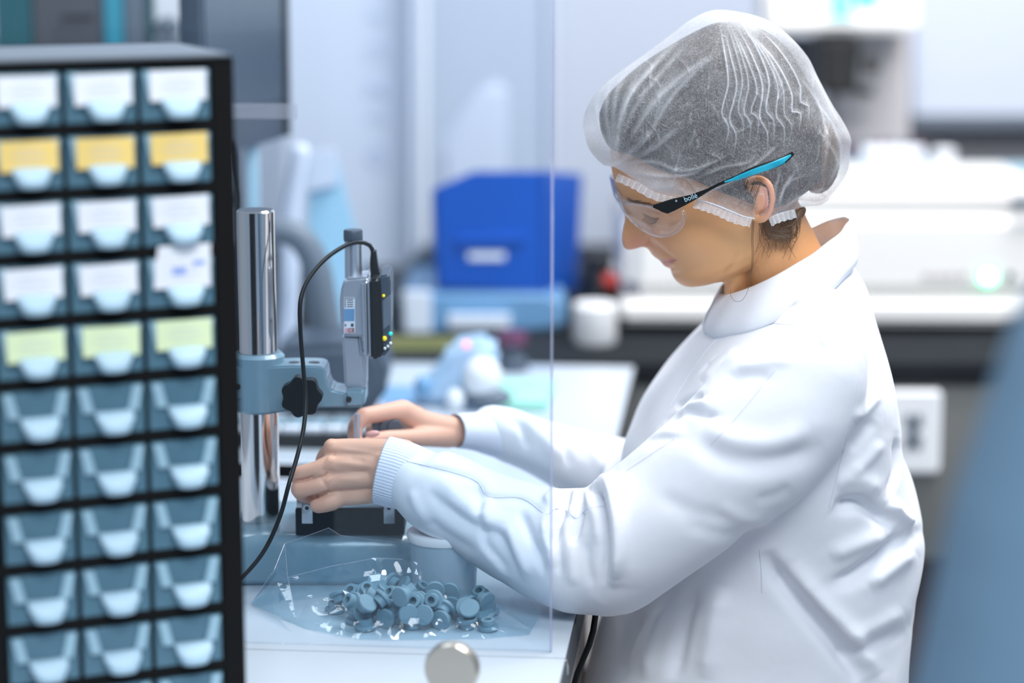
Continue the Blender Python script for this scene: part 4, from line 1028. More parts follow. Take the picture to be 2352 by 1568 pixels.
# ---- tint: colouring of the skin, darker in some creases
def tint(me, spots):
    V = get_co(me); X, Y_ = proj(V); C = np.tile(np.array([0.70, 0.355, 0.165]), (len(V), 1))
    for (px, py, rx, ry, col, a, side) in spots:
        wgt = a * np.exp(-(((X - px) / rx) ** 2 + ((Y_ - py) / ry) ** 2))
        if side: wgt = wgt * (V[:, 1] < YH + 0.03)
        C = C * (1 - wgt[:, None]) + np.array(col) * wgt[:, None]
    return V, X, Y_, C
rose = (0.72, 0.32, 0.25)
V_, X_, Yy, C_ = tint(hm, [(1455, 560, 30, 22, rose, 0.55, 0), (1500, 560, 50, 40, rose, 0.35, 0), (1765, 460, 18, 60, (0.80, 0.42, 0.36), 0.8, 0), (1740, 460, 14, 34, (0.60, 0.34, 0.28), 0.6, 1),
    (1700, 560, 60, 60, (0.66, 0.40, 0.20), 0.5, 0), (1590, 590, 60, 40, (0.64, 0.40, 0.24), 0.4, 0)])
# lips
def paint(C, X, Y_, poly, sg, col, a=1.0):
    d, t = pdist(X, Y_, poly); wg = a * np.exp(-(d / sg) ** 2)
    return C * (1 - wg[:, None]) + np.array(col) * wg[:, None]
C_ = paint(C_, X_, Yy, [(1517, 597.5), (1530, 598), (1545, 598)], 3.2, (0.58, 0.20, 0.19), 0.85)
C_ = paint(C_, X_, Yy, [(1524, 607), (1534, 608), (1544, 603)], 4.4, (0.60, 0.22, 0.21), 0.85)
C_ = paint(C_, X_, Yy, [(1519, 602), (1534, 602), (1552, 598)], 1.2, (0.28, 0.09, 0.08), 0.8)
C_ = paint(C_, X_, Yy, [(1442, 459), (1462, 464), (1490, 470), (1505, 474)], 4.2, (0.17, 0.09, 0.05), 0.62)
C_ = paint(C_, X_, Yy, [(1478, 492), (1490, 499), (1502, 503), (1512, 502)], 1.6, (0.10, 0.05, 0.04), 0.9)
C_ = paint(C_, X_, Yy, [(1486, 484), (1500, 487), (1516, 492)], 2.6, (0.40, 0.20, 0.15), 0.5)
D = folds(X_, Yy, [([(1466, 566), (1480, 562), (1488, 552), (1487, 540)], 3.5, -0.0012), ([(1490, 548), (1512, 566), (1540, 590), (1558, 600)], 7, -0.0013), ([(1500, 545), (1530, 560), (1560, 580)], 16, 0.0010), ([(1520, 618), (1535, 619), (1550, 614)], 5, -0.0008),
                   ([(1519, 602), (1536, 602), (1553, 598)], 2.0, -0.0011), ([(1478, 492), (1490, 499), (1504, 503), (1514, 501)], 2.2, -0.0008), ([(1484, 483), (1500, 486), (1518, 492)], 2.4, -0.0007),
                   ([(1660, 640), (1685, 610), (1697, 570)], 9, -0.0012)])
N_ = get_no(hm); near = (V_[:, 1] < YH - 0.004)
V_ = V_ + N_ * (D * near)[:, None]
vcol(hm, 'tint', C_)
set_co(hm, V_)

# ---- hands
def chain(b, pts, r, seg=18, flat=None):
    W_ = catmull([P(*p) for p in pts], max(8, 5 * len(pts)))
    k = [mpp(p[0], p[1], p[2]) for p in pts]
    rr_ = np.interp(np.linspace(0, 1, len(W_)), np.linspace(0, 1, len(r)), [a * q for a, q in zip(r, k)])
    b.tube([Vector(q) for q in W_], list(rr_), seg)
HY = 1.955
b = MB()
# metacarpals
chain(b, [(930, 1035, HY), (880, 1034, HY), (820, 1032, HY + 0.002), (768, 1034, HY + 0.004)], [27, 27, 26, 27])
chain(b, [(925, 1062, HY - 0.004), (875, 1062, HY - 0.004), (815, 1063, HY - 0.004), (762, 1066, HY - 0.004)], [28, 27, 25, 25])
chain(b, [(920, 1095, HY - 0.004), (870, 1095, HY - 0.004), (812, 1098, HY - 0.005), (766, 1102, HY - 0.005)], [27, 27, 26, 24])
chain(b, [(915, 1122, HY + 0.0), (868, 1126, HY + 0.0), (820, 1134, HY - 0.001), (782, 1138, HY - 0.001)], [30, 29, 26, 24])
chain(b, [(930, 1075, HY + 0.012), (850, 1080, HY + 0.012), (790, 1085, HY + 0.012)], [38, 42, 38])
# fingers: index turns away, the other three fold at the second joint
chain(b, [(768, 1034, HY + 0.004), (748, 1052, HY + 0.020), (742, 1072, HY + 0.034)], [27, 22, 20])
chain(b, [(742, 1072, HY + 0.034), (760, 1096, HY + 0.046), (782, 1112, HY + 0.050)], [20, 18, 15])
chain(b, [(762, 1066, HY - 0.004), (725, 1080, HY - 0.006), (684, 1090, HY - 0.003)], [25, 21, 20])
chain(b, [(684, 1090, HY - 0.003), (690, 1104, HY + 0.018), (705, 1116, HY + 0.034)], [20, 18.5, 17])
chain(b, [(705, 1116, HY + 0.034), (740, 1122, HY + 0.042), (762, 1124, HY + 0.044)], [17, 16, 13])
chain(b, [(766, 1102, HY - 0.005), (730, 1114, HY - 0.008), (689, 1122, HY - 0.006)], [24, 22.5, 22])
chain(b, [(689, 1122, HY - 0.006), (696, 1134, HY + 0.012), (715, 1140, HY + 0.026)], [22, 19, 17])
chain(b, [(715, 1140, HY + 0.026), (745, 1138, HY + 0.034), (765, 1136, HY + 0.036)], [17, 16, 13])
chain(b, [(782, 1138, HY - 0.001), (758, 1152, HY - 0.006), (732, 1158, HY - 0.004)], [24, 22, 21])
chain(b, [(732, 1158, HY - 0.004), (742, 1160, HY + 0.014), (765, 1158, HY + 0.022)], [21, 17, 15])
# thumb, behind the palm
chain(b, [(890, 1050, HY + 0.012), (850, 1048, HY + 0.032), (815, 1055, HY + 0.044)], [24, 24, 22])
chain(b, [(815, 1055, HY + 0.044), (795, 1075, HY + 0.052), (790, 1098, HY + 0.054)], [21, 19, 15])
# wrist and forearm inside the sleeve
chain(b, [(900, 1078, HY), (960, 1098, HY), (1050, 1140, HY), (1200, 1210, 1.92), (1370, 1270, 1.89)], [62, 60, 62, 85, 95], seg=24)
nh = voxel(b, 0.0011, 7, 0.5)
V_, X_, Yy, C_ = tint(nh, [(758, 1016, 24, 18, (0.80, 0.37, 0.165), 0.5, 0), (758, 1060, 24, 18, (0.80, 0.37, 0.165), 0.5, 0), (750, 1095, 26, 20, (0.78, 0.36, 0.165), 0.45, 0), (690, 1110, 34, 40, (0.78, 0.36, 0.17), 0.5, 0), (725, 1158, 30, 24, (0.78, 0.36, 0.17), 0.5, 0)])
C_[:] = C_ * np.array([1.04, 1.20, 1.85])
C_ = paint(C_, X_, Yy, [(720, 1098), (745, 1091), (752, 1085)], 2.4, (0.45, 0.20, 0.14), 0.6)  # darker lines between the fingers
C_ = paint(C_, X_, Yy, [(722, 1137), (748, 1130), (756, 1127)], 2.4, (0.45, 0.20, 0.14), 0.6)
D = folds(X_, Yy, [([(668, 1106), (700, 1101), (725, 1093)], 3.6, -0.0022), ([(700, 1146), (722, 1141), (756, 1130)], 3.6, -0.0022), ([(752, 1010), (762, 1024)], 13, 0.0014), ([(750, 1052), (764, 1062)], 13, 0.0014), ([(752, 1094), (762, 1104)], 12, 0.0010), ([(742, 1036), (775, 1044)], 6, -0.0012), ([(735, 1080), (770, 1084)], 7, -0.0010),
                   ([(770, 1030), (830, 1038), (880, 1046)], 6, 0.0009), ([(770, 1062), (820, 1068), (870, 1074)], 7, 0.0008), ([(775, 1100), (830, 1102)], 8, 0.0006), ([(800, 1050), (840, 1060)], 7, -0.0006),
                   ([(738, 1098), (752, 1120), (758, 1130)], 5, -0.0008)])
N_ = get_no(nh); V_ = V_ + N_ * (D * (V_[:, 1] < HY + 0.004))[:, None]
vcol(nh, 'tint', C_); set_co(nh, V_)

# far hand: index and thumb pinch a part under the spindle
FY = 2.085
b = MB()
chain(b, [(1075, 990, FY + 0.028), (1020, 983, FY + 0.018), (970, 970, FY + 0.008), (925, 944, FY)], [27, 31, 30, 27])
chain(b, [(1085, 998, FY + 0.03), (1030, 1000, FY + 0.016), (975, 1003, FY - 0.004)], [26, 29, 23])
chain(b, [(1070, 992, FY + 0.036), (1000, 985, FY + 0.034), (945, 962, FY + 0.030)], [28, 32, 30])
chain(b, [(975, 990, FY + 0.014), (935, 958, FY + 0.012)], [30, 27])
chain(b, [(925, 944, FY), (880, 948, FY - 0.012), (836, 955, FY - 0.024)], [27, 21, 19.5])
chain(b, [(836, 955, FY - 0.024), (818, 976, FY - 0.030), (815, 1005, FY - 0.034), (820, 1030, FY - 0.036)], [19.5, 18, 16.5, 13])
chain(b, [(975, 1003, FY - 0.004), (925, 1005, FY - 0.020), (890, 1006, FY - 0.028)], [23, 19, 18.5])
chain(b, [(890, 1006, FY - 0.028), (860, 1010, FY - 0.034), (838, 1018, FY - 0.036)], [18.5, 17, 12])
for k, (dy, dx) in enumerate(((0.018, 0), (0.034, 10), (0.048, 26))):   # the other fingers curl round the spare parts
    chain(b, [(930 + dx, 955, FY + dy), (885 + dx, 962, FY + dy), (855 + dx, 985, FY + dy)], [26 - k, 19, 18])
    chain(b, [(855 + dx, 985, FY + dy), (868 + dx, 1012, FY + dy), (895 + dx, 1022, FY + dy)], [18, 17, 14])
chain(b, [(1020, 992, FY + 0.022), (1100, 1000, 2.125), (1250, 1030, 2.155), (1430, 1090, 2.2)], [31, 32, 45, 60], seg=24)
fhm = voxel(b, 0.0012, 6, 0.5)
V_, X_, Yy, C_ = tint(fhm, [(855, 1003, 26, 12, (0.80, 0.35, 0.17), 0.5, 0), (825, 960, 30, 30, (0.80, 0.36, 0.17), 0.5, 0), (918, 930, 24, 18, (0.80, 0.37, 0.17), 0.5, 0)])
C_[:] = C_ * np.array([1.08, 1.22, 1.9]); vcol(fhm, 'tint', np.clip(C_, 0, 1))

# trunk and legs under the clothes, seated
b = MB()
zz = lambda py: P(1750, py, YH).z
b.tube([P(1865, 760, YH), P(1830, 850, YH), P(1800, 1000, YH), P(1790, 1250, YH), P(1790, 1500, YH), P(1790, 1900, YH)], [0.035, 0.060, 0.085, 0.085, 0.09, 0.10], 28, up=(1, 0, 0), flat=[0.05, 0.10, 0.13, 0.125, 0.13, 0.15])
xh = P(1790, 1900, YH).x; zh = P(1790, 1900, YH).z
for s in (-1, 1):
    b.tube([(xh, YH + s * 0.09, zh), (xh - 0.38, YH + s * 0.10, zh - 0.0), (xh - 0.43, YH + s * 0.10, zh - 0.08)], [0.085, 0.06, 0.055], 20)
    b.tube([(xh - 0.42, YH + s * 0.10, zh - 0.04), (xh - 0.36, YH + s * 0.10, 0.10)], [0.055, 0.036], 20)
    b.tube([(xh - 0.36, YH + s * 0.10, 0.06), (xh - 0.40, YH + s * 0.10, 0.035), (xh - 0.52, YH + s * 0.10, 0.028)], [0.038, 0.036, 0.026], 16)
    Ya = YH + s * 0.17
    Ya = YH + s * 0.15; b.tube([P(1820, 890, Ya), P(1600, 1120, Ya - 0.0), P(1395 if s < 0 else 1470, 1275 if s < 0 else 1130, 1.89 if s < 0 else 2.21)], [0.045, 0.042, 0.036], 18)
tr = voxel(b, 0.008, 3)
vcol(tr, 'tint', np.tile([0.66, 0.385, 0.235], (len(tr.vertices), 1)))
bmj = bmesh.new()
for me in (hm, nh, fhm, tr): bmj.from_mesh(me)
bodyme = bpy.data.meshes.new('body'); bmj.to_mesh(bodyme); bmj.free()
link('body', loc_mesh(bodyme), M['skin'], wm)

# thumb nail
c = P(856, 996, FY - 0.052)
MB().ball(c, 0.0042, (1.5, 0.5, 0.7), Matrix.Rotation(R(-8), 3, 'Y')).build('thumb_nail', M['nail'], wm)

# ---- trousers and shoes (below the coat)
b = MB()
for s in (-1, 1):
    b.tube([(xh, YH + s * 0.09, zh - 0.01), (xh - 0.38, YH + s * 0.10, zh - 0.01), (xh - 0.44, YH + s * 0.10, zh - 0.07), (xh - 0.40, YH + s * 0.10, zh - 0.25), (xh - 0.36, YH + s * 0.10, 0.09)], [0.10, 0.078, 0.07, 0.058, 0.05], 20)
me = voxel(b, 0.008, 6); link('trousers', loc_mesh(me), M['slate'], wm)
for s in (-1, 1):
    b = MB(); b.tube([(xh - 0.345, YH + s * 0.10, 0.05), (xh - 0.42, YH + s * 0.10, 0.045), (xh - 0.55, YH + s * 0.10, 0.032)], [0.048, 0.046, 0.03], 18, flat=[0.042, 0.045, 0.04]); b.build('shoe', M['white'], wm)
st2 = empty('stool', (xh, YH, 0), 'dark round stool under the person in the white coat', 'stool')
MB().cyl((xh, YH, zh - 0.16), (xh, YH, zh - 0.115), 0.18, bevel=0.015).build('seat', M['slate'], st2)
MB().cyl((xh, YH, 0.02), (xh, YH, zh - 0.16), 0.025).build('post', M['satin'], st2); MB().cyl((xh, YH, 0), (xh, YH, 0.03), 0.22, 0.2).build('foot', M['slate'], st2)

# ------------------------------------------------------------------ lab coat
def ringloft(b, rows, n=72, e=2.3, Yc=YH):
    """rows: (py_front, x_front, py_back, x_back, half width, exponent)"""
    V, F = [], []
    for r_ in rows:
        pyf, xf, pyb, xb, hw = r_[:5]; ee = r_[5] if len(r_) > 5 else e
        a, c = P(xf, pyf, Yc), P(xb, pyb, Yc); cx = (a + c) / 2; h = (a - c) / 2
        for k in range(n):
            t = 2 * math.pi * k / n; cs, sn = math.cos(t), math.sin(t)
            q = cx + h * (math.copysign(abs(cs) ** (2 / ee), cs)); V.append((q.x, Yc + hw * math.copysign(abs(sn) ** (2 / ee), sn), q.z))
    m = len(rows)
    for i in range(m - 1):
        for k in range(n): F.append((i * n + k, i * n + (k + 1) % n, (i + 1) * n + (k + 1) % n, (i + 1) * n + k))
    F.append(tuple(range(n))[::-1]); F.append(tuple((m - 1) * n + k for k in range(n)))
    t = bmesh.new(); vs = [t.verts.new(v) for v in V]
    for f in F: t.faces.new([vs[i] for i in f])
    bmesh.ops.recalc_face_normals(t, faces=t.faces); b._merge(t)
b = MB()
keys = [(735, 1665, 590, 1935, 0.070, 2), (752, 1640, 618, 1962, 0.088, 2), (775, 1612, 655, 1984, 0.118, 2.1), (800, 1590, 700, 2001, 0.148, 2.3), (840, 1560, 770, 2018, 0.172, 2.5), (890, 1520, 850, 2036, 0.182, 2.6),
        (950, 1478, 930, 2048, 0.180, 2.6), (1020, 1440, 1010, 2060, 0.176, 2.5), (1100, 1428, 1100, 2088, 0.168, 2.4), (1215, 1425, 1215, 2111, 0.160, 2.3), (1330, 1405, 1330, 2098, 0.158, 2.3), (1430, 1382, 1430, 2082, 0.160, 2.3), (1568, 1342, 1568, 2072, 0.170, 2.3),
        (1750, 1320, 1750, 2062, 0.185, 2.4), (1900, 1310, 1900, 2060, 0.195, 2.4), (2050, 1310, 2050, 2060, 0.20, 2.4)]
ringloft(b, catmull(keys, 60).tolist())
# near sleeve
def sleeve(b, st, n=60):
    W_ = catmull([tuple(P(x, y, Y)) for x, y, Y, r, d in st], n)
    tt = np.linspace(0, 1, n); d = np.r_[0, np.cumsum([np.linalg.norm(np.array(P(*st[i+1][:3])) - np.array(P(*st[i][:3]))) for i in range(len(st) - 1)])]; d /= d[-1]
    r = catmull([(q, s[3] * mpp(*s[:3]), s[4]) for q, s in zip(d, st)], n)
    rr_ = np.interp(tt, d, [s[3] * mpp(*s[:3]) for s in st]); fl = np.interp(tt, d, [s[4] for s in st])
    ker = np.ones(5) / 5
    rr_ = np.convolve(np.pad(rr_, 2, 'edge'), ker, 'valid'); fl = np.convolve(np.pad(fl, 2, 'edge'), ker, 'valid')
    b.tube([Vector(q) for q in W_], list(rr_), 48, flat=list(fl), up=(0, 0, 1))
near_st = [(952, 1098, 1.948, 66, 0.029), (964, 1109, 1.946, 89, 0.037), (992, 1124, 1.943, 95, 0.039), (1085, 1172, 1.935, 98, 0.041), (1170, 1215, 1.922, 112, 0.046), (1255, 1250, 1.908, 131, 0.050), (1330, 1264, 1.895, 146, 0.054)]
sleeve(b, near_st, 40)
up_st = [(1392, 1268, 1.890, 148, 0.054), (1440, 1232, 1.885, 150, 0.055), (1530, 1170, 1.882, 152, 0.057), (1640, 1085, 1.882, 160, 0.060), (1740, 1000, 1.886, 172, 0.061), (1815, 915, 1.893, 172, 0.060), (1858, 840, 1.905, 140, 0.057), (1868, 785, 1.93, 96, 0.050)]
sleeve(b, up_st, 50)
chain(b, [(1330, 1264, 1.895), (1392, 1266, 1.889)], [146, 148], seg=48)
# far sleeve
far_st = [(1140, 990, 2.128, 52, 0.028), (1152, 993, 2.13, 66, 0.036), (1190, 1008, 2.135, 62, 0.038), (1245, 1030, 2.142, 64, 0.040), (1320, 1060, 2.16, 76, 0.045), (1420, 1095, 2.19, 92, 0.05), (1490, 1110, 2.21, 100, 0.054)]
sleeve(b, far_st, 36)
sleeve(b, [(1480, 1110, 2.21, 98, 0.054), (1600, 1030, 2.22, 105, 0.056), (1740, 930, 2.22, 130, 0.058), (1830, 830, 2.20, 130, 0.056), (1860, 780, 2.17, 90, 0.05)], 36)
cm_ = voxel(b, 0.0021, 20, 0.5)
V_ = get_co(cm_); N_ = get_no(cm_); X_, Yy = proj(V_)
nearside = np.clip((-N_[:, 1] + 0.25) / 0.4, 0, 1) * (V_[:, 1] < 2.06)
arm = nearside * (V_[:, 1] < 1.975)
ro = lambda *p: list(p)
L_ = [
 # deep crease inside the elbow, bulge beside it
 ([(1375, 1090), (1410, 1120), (1424, 1180), (1424, 1260), (1412, 1330)], 14, 0.0075),
 ([(1330, 1112), (1350, 1140), (1372, 1190), (1376, 1260)], 15, 0.0030),
 ([(1309, 1122), (1302, 1160), (1280, 1200), (1264, 1265)], 8, -0.0066),
 ([(1341, 1122), (1338, 1165), (1328, 1205), (1312, 1255)], 8, -0.0062),
 ([(1283, 1120), (1272, 1140), (1250, 1160)], 10, 0.0035), ([(1322, 1118), (1320, 1150), (1305, 1190)], 9, 0.0040),
 ([(1160, 1100), (1200, 1108), (1240, 1120)], 9, 0.0015),
 ([(1000, 1090), (1060, 1150), (1120, 1185), (1175, 1205)], 20, 0.0030),
 ([(1090, 1115), (1100, 1150), (1105, 1190)], 12, -0.0028), ([(1125, 1140), (1120, 1190), (1130, 1220)], 12, 0.0025),
 ([(1195, 1165), (1215, 1230), (1240, 1300)], 12, -0.0032), ([(1165, 1200), (1195, 1270), (1222, 1330)], 12, 0.0030),
 ([(1250, 1190), (1262, 1250), (1270, 1310)], 11, 0.0030), ([(1285, 1200), (1282, 1270), (1285, 1330)], 10, -0.0030),
 ([(1318, 1230), (1312, 1290), (1320, 1350)], 12, 0.0025), ([(1345, 1240), (1350, 1300), (1365, 1350)], 12, -0.0018),
 ([(960, 1180), (1030, 1230), (1100, 1270)], 14, -0.0020), ([(940, 1120), (960, 1170), (990, 1210)], 12, 0.0020),
 # upper arm and shoulder
 ([(1583, 1003), (1625, 1030), (1680, 1055), (1760, 1062), (1850, 1045), (1900, 1010)], 26, -0.0042),
 ([(1610, 985), (1690, 1012), (1780, 1015), (1870, 980)], 26, 0.0034),
 ([(1500, 1010), (1470, 1040), (1400, 1080)], 16, 0.0020),
 ([(1618, 907), (1590, 915), (1544, 936)], 8, -0.0045), ([(1654, 955), (1620, 952), (1576, 945), (1520, 975)], 8, -0.0040), ([(1640, 925), (1600, 930), (1550, 955)], 9, 0.0032),
 ([(1680, 760), (1640, 800), (1600, 860)], 14, -0.0022), ([(1700, 800), (1650, 840), (1610, 880)], 12, 0.0022), ([(1776, 868), (1720, 862), (1660, 875)], 14, -0.0022), ([(1830, 830), (1760, 835), (1690, 850)], 12, 0.0018),
 ([(1860, 688), (1900, 700), (1943, 700)], 9, -0.0040), ([(1870, 668), (1910, 672), (1950, 680)], 9, 0.0030), ([(1850, 640), (1790, 680), (1730, 730)], 12, 0.0022), ([(1846, 690), (1780, 712), (1715, 750)], 10, -0.0026),
 ([(1865, 720), (1880, 760), (1900, 800)], 12, 0.0022), ([(1885, 715), (1910, 760), (1925, 800)], 12, -0.0018),
 ([(1500, 1130), (1600, 1180), (1700, 1190)], 22, -0.0018), ([(1640, 1160), (1740, 1200), (1800, 1190)], 18, 0.0018), ([(1730, 1150), (1790, 1135), (1820, 1112)], 16, -0.0016),
 ([(1560, 1200), (1680, 1230), (1780, 1215)], 16, -0.0014),
]
B_ = [
 ([(1911, 1168), (1975, 1158), (2030, 1190), (2060, 1215)], 16, -0.0095), ([(2045, 1150), (2068, 1180), (2100, 1205)], 13, 0.0070), ([(1900, 1120), (1960, 1100), (2030, 1130)], 22, 0.0035),
 ([(2108, 1222), (2060, 1250), (2010, 1290), (1950, 1330), (1900, 1345)], 17, -0.0090), ([(2100, 1260), (2050, 1300), (1990, 1345)], 20, 0.0050), ([(2040, 1225), (1980, 1245), (1900, 1280)], 20, 0.0045),
 ([(1752, 1262), (1790, 1325), (1850, 1395), (1915, 1470), (1990, 1570)], 20, -0.0120), ([(1810, 1290), (1870, 1370), (1950, 1455), (2020, 1560)], 24, 0.0060),
 ([(2060, 1000), (2060, 1080), (2040, 1140)], 9, -0.0045), ([(2010, 960), (1980, 1000), (1950, 1040)], 14, -0.0028), ([(2020, 900), (1990, 940), (1960, 970)], 12, 0.0028), ([(2030, 1010), (1990, 1060), (1950, 1090)], 14, 0.0026),
 ([(1600, 1345), (1570, 1430), (1545, 1568)], 20, -0.0060), ([(1660, 1340), (1640, 1440), (1620, 1568)], 26, 0.0060), ([(1540, 1375), (1500, 1460), (1480, 1568)], 16, 0.0040), ([(1480, 1400), (1440, 1490), (1420, 1568)], 14, -0.0045),
 ([(2085, 1440), (2010, 1480), (1930, 1510)], 16, -0.0036), ([(2075, 1400), (2000, 1440), (1930, 1462)], 18, 0.0028),
 ([(1995, 700), (2010, 760), (2020, 830)], 12, -0.0030), ([(1965, 640), (1985, 700), (1995, 760)], 14, 0.0025),
]
ST_ = [([(1346, 1108), (1358, 1122), (1378, 1124), (1393, 1152), (1403, 1210), (1404, 1275), (1397, 1345)], 0.0085, 40, 0.0075, 16),
 ([(985, 1118), (1040, 1163), (1100, 1203), (1155, 1224), (1185, 1290), (1205, 1345)], 0.0030, 34, 0.0034, 20),
 ([(1262, 1262), (1255, 1220), (1268, 1170), (1300, 1125)], 0.0030, 26, 0.0034, 12), ([(1336, 1120), (1332, 1150), (1322, 1190), (1305, 1240)], 0.0026, 22, 0.0036, 10),
 ([(945, 1062), (1027, 1081), (1096, 1106), (1121, 1139), (1199, 1144), (1255, 1180)], 0.0022, 26, 0.0016, 14),
 ([(1395, 1090), (1430, 1050), (1500, 1005), (1580, 1000)], 0.0020, 30, 0.0018, 16),
 ([(1165, 1330), (1140, 1290), (1110, 1250), (1100, 1190)], 0.0028, 28, 0.0026, 16), ([(1245, 1330), (1228, 1270), (1205, 1220), (1185, 1180)], 0.0028, 26, 0.0028, 14)]
D = steps(X_, Yy, ST_) * arm + 1.2 * folds(X_, Yy, L_) * arm + 1.05 * folds(X_, Yy, B_) * nearside * np.clip((Yy - np.interp(X_, [1380, 1470, 1600, 1750, 1870, 1915, 1940, 1965], [1418, 1392, 1322, 1266, 1205, 1160, 1000, -999])) / 14, 0, 1)
F_ = [([(1160, 950), (1200, 985), (1215, 1040)], 10, -0.004), ([(1185, 950), (1240, 1000), (1290, 1060)], 14, 0.004), ([(1270, 985), (1300, 1030), (1310, 1080)], 10, -0.004), ([(1330, 1000), (1370, 1050), (1390, 1100)], 12, 0.003), ([(1395, 1010), (1400, 1060), (1380, 1100)], 9, -0.004)]
farm = np.clip((-N_[:, 1] + 0.4) / 0.4, 0, 1) * (V_[:, 1] > 2.06)
D = D + folds(X_, Yy, F_) * farm
# soft overall drape
a_, b__, c__ = V_[:, 0] * 9, V_[:, 1] * 9, V_[:, 2] * 9; rng = (np.sin(a_ * 3.1 + 1.7 * np.sin(c__ * 2.3)) * np.sin(c__ * 3.7 + 1.3 * np.sin(b__ * 2.9 + 1)) + 0.6 * np.sin(a_ * 6.3 + c__ * 4.9 + 2 * np.sin(b__ * 3)) * np.sin(c__ * 7.1 - a_ * 2)) * 0.35
D = D + rng * 0.0035
V_ = V_ + N_ * D[:, None]; set_co(cm_, V_)
# ripple the mesh once more for soft edges
tmpo = bpy.data.objects.new('t', cm_); COL.objects.link(tmpo)
sm = tmpo.modifiers.new('s', 'SMOOTH'); sm.iterations = 1; sm.factor = 0.4
dg = bpy.context.evaluated_depsgraph_get(); dg.update(); cm2 = bpy.data.meshes.new_from_object(tmpo.evaluated_get(dg)); bpy.data.objects.remove(tmpo)
bvh = BVHTree.FromPolygons([v.co for v in cm2.vertices], [tuple(p.vertices) for p in cm2.polygons])
coat = link('lab_coat', loc_mesh(cm2), M['coat'], wm)
def on_coat(px, py, lift=0.0):
    o = Vector((0, 0, CH)); d = ray(px, py).normalized(); h = bvh.ray_cast(o, d)
    return None if h[0] is None else h[0] - d * lift
def seam(pts, r=0.00045, n=40):
    pl = catmull(pts, n); w_ = [on_coat(x, y, 0.0000) for x, y in pl]; w_ = [q for q in w_ if q is not None]
    if len(w_) > 3:
        runs = [[w_[0]]]
        for a, c in zip(w_, w_[1:]):
            if (c - a).length < 0.03: runs[-1].append(c)
            else: runs.append([c])
        b = MB()
        for rn in runs:
            if len(rn) > 3: b.tube(rn, r, 6)
        b.build('seam', M['seam'], coat if False else coat)
coat.location = (0, 0, 0)
for s_ in ([(934, 1059), (1027, 1081), (1096, 1106), (1121, 1139), (1199, 1144), (1259, 1183), (1270, 1169), (1296, 1170), (1327, 1191), (1346, 1169), (1388, 1162)],
           [(1975, 760), (1972, 850), (1950, 978), (1925, 1080), (1904, 1164)], [(1856, 625), (1856, 660), (1855, 690)], [(1846, 700), (1832, 740), (1826, 748)], [(1640, 770), (1700, 752), (1760, 743), (1826, 746)],
           [(1780, 850), (1740, 900), (1690, 960), (1632, 1022)], [(1550, 1008), (1500, 1040), (1440, 1080)], [(1744, 1262), (1748, 1310), (1750, 1360)], [(1700, 735), (1640, 785), (1590, 850), (1540, 930)]):
    seam(s_)

# collar: a standing band, open at the front
V, F = [], []
nC, nR_ = 96, 9
def ell(t, xf, yf, xb, yb, hw):
    a, c = P(xf, yf, YH), P(xb, yb, YH); cx = (a + c) / 2; h = (a - c) / 2
    q = cx + h * math.cos(t); return Vector((q.x, YH - hw * math.sin(t), q.z))
for layer in (0, 1):
    for j in range(nR_):
        s = j / (nR_ - 1)
        for i in range(nC):
            t = R(4) + (2 * math.pi - R(8)) * i / (nC - 1)
            o1 = ell(t, 1652, 672, 1953, 500, 0.061); o2 = ell(t, 1606, 768, 1972, 600, 0.092)
            q = o1.lerp(o2, s); cen = P(1800, 620, YH)
            out = Vector((q.x - cen.x, q.y - cen.y, 0)).normalized()
            q = q + out * (0.0015 * math.sin(math.pi * s) + 0.0008 * math.sin(11 * t + 3 * s)) - out * (0.0022 * layer + 0.006 * max(0, (s - 0.7) / 0.3) ** 2)
            V.append(q)
L1 = nC * nR_
for j in range(nR_ - 1):
    for i in range(nC - 1):
        a = j * nC + i; F.append((a, a + 1, a + nC + 1, a + nC)); F.append((L1 + a, L1 + a + nC, L1 + a + nC + 1, L1 + a + 1))
for i in range(nC - 1): F.append((i, L1 + i, L1 + i + 1, i + 1)); k = (nR_ - 1) * nC + i; F.append((k, k + 1, L1 + k + 1, L1 + k))
for j in range(nR_ - 1):
    a = j * nC; F.append((a, a + nC, L1 + a + nC, L1 + a)); a = j * nC + nC - 1; F.append((a, L1 + a, L1 + a + nC, a + nC))
co_ = mesh_obj('collar', V, F, M['coat'], wm); co_.parent = coat
# knit cuffs
def cuff(pts, rad, flat, name='knit_cuff', ribs=64):
    W_ = [Vector(q) for q in catmull([P(*p) for p in pts], 26)]
    rr_ = np.interp(np.linspace(0, 1, 26), np.linspace(0, 1, len(rad)), rad); fl = np.interp(np.linspace(0, 1, 26), np.linspace(0, 1, len(flat)), flat)
    V, F = tube_geo(W_, list(rr_), ribs * 4, False, (0, 0, 1), list(fl))
    sg = ribs * 4; V = V[:26 * sg]; V2 = []
    for i in range(26):
        for k in range(sg):
            q = V[i * sg + k]; c = W_[i]; V2.append(c + (q - c) * (1 + 0.012 * math.cos(2 * math.pi * k / 4)))
    F = [f for f in F if max(f) < 26 * sg]
    n0 = len(V2)                                    # folded-in edge
    for k in range(sg): q = V2[k]; V2.append(W_[0] + (q - W_[0]) * 0.94 + (W_[1] - W_[0]) * 0.6)
    for k in range(sg): F.append((k, n0 + k, n0 + (k + 1) % sg, (k + 1) % sg))
    o = mesh_obj(name, V2, F, M['knit'], wm); o.parent = coat
k = mpp(900, 1080, 1.95)
cuff([(878, 1079, 1.953), (905, 1086, 1.951), (945, 1098, 1.948), (975, 1110, 1.945)], [79 * k, 80 * k, 76 * k, 70 * k], [0.026, 0.027, 0.027, 0.026])
k = mpp(1090, 990, 2.12)
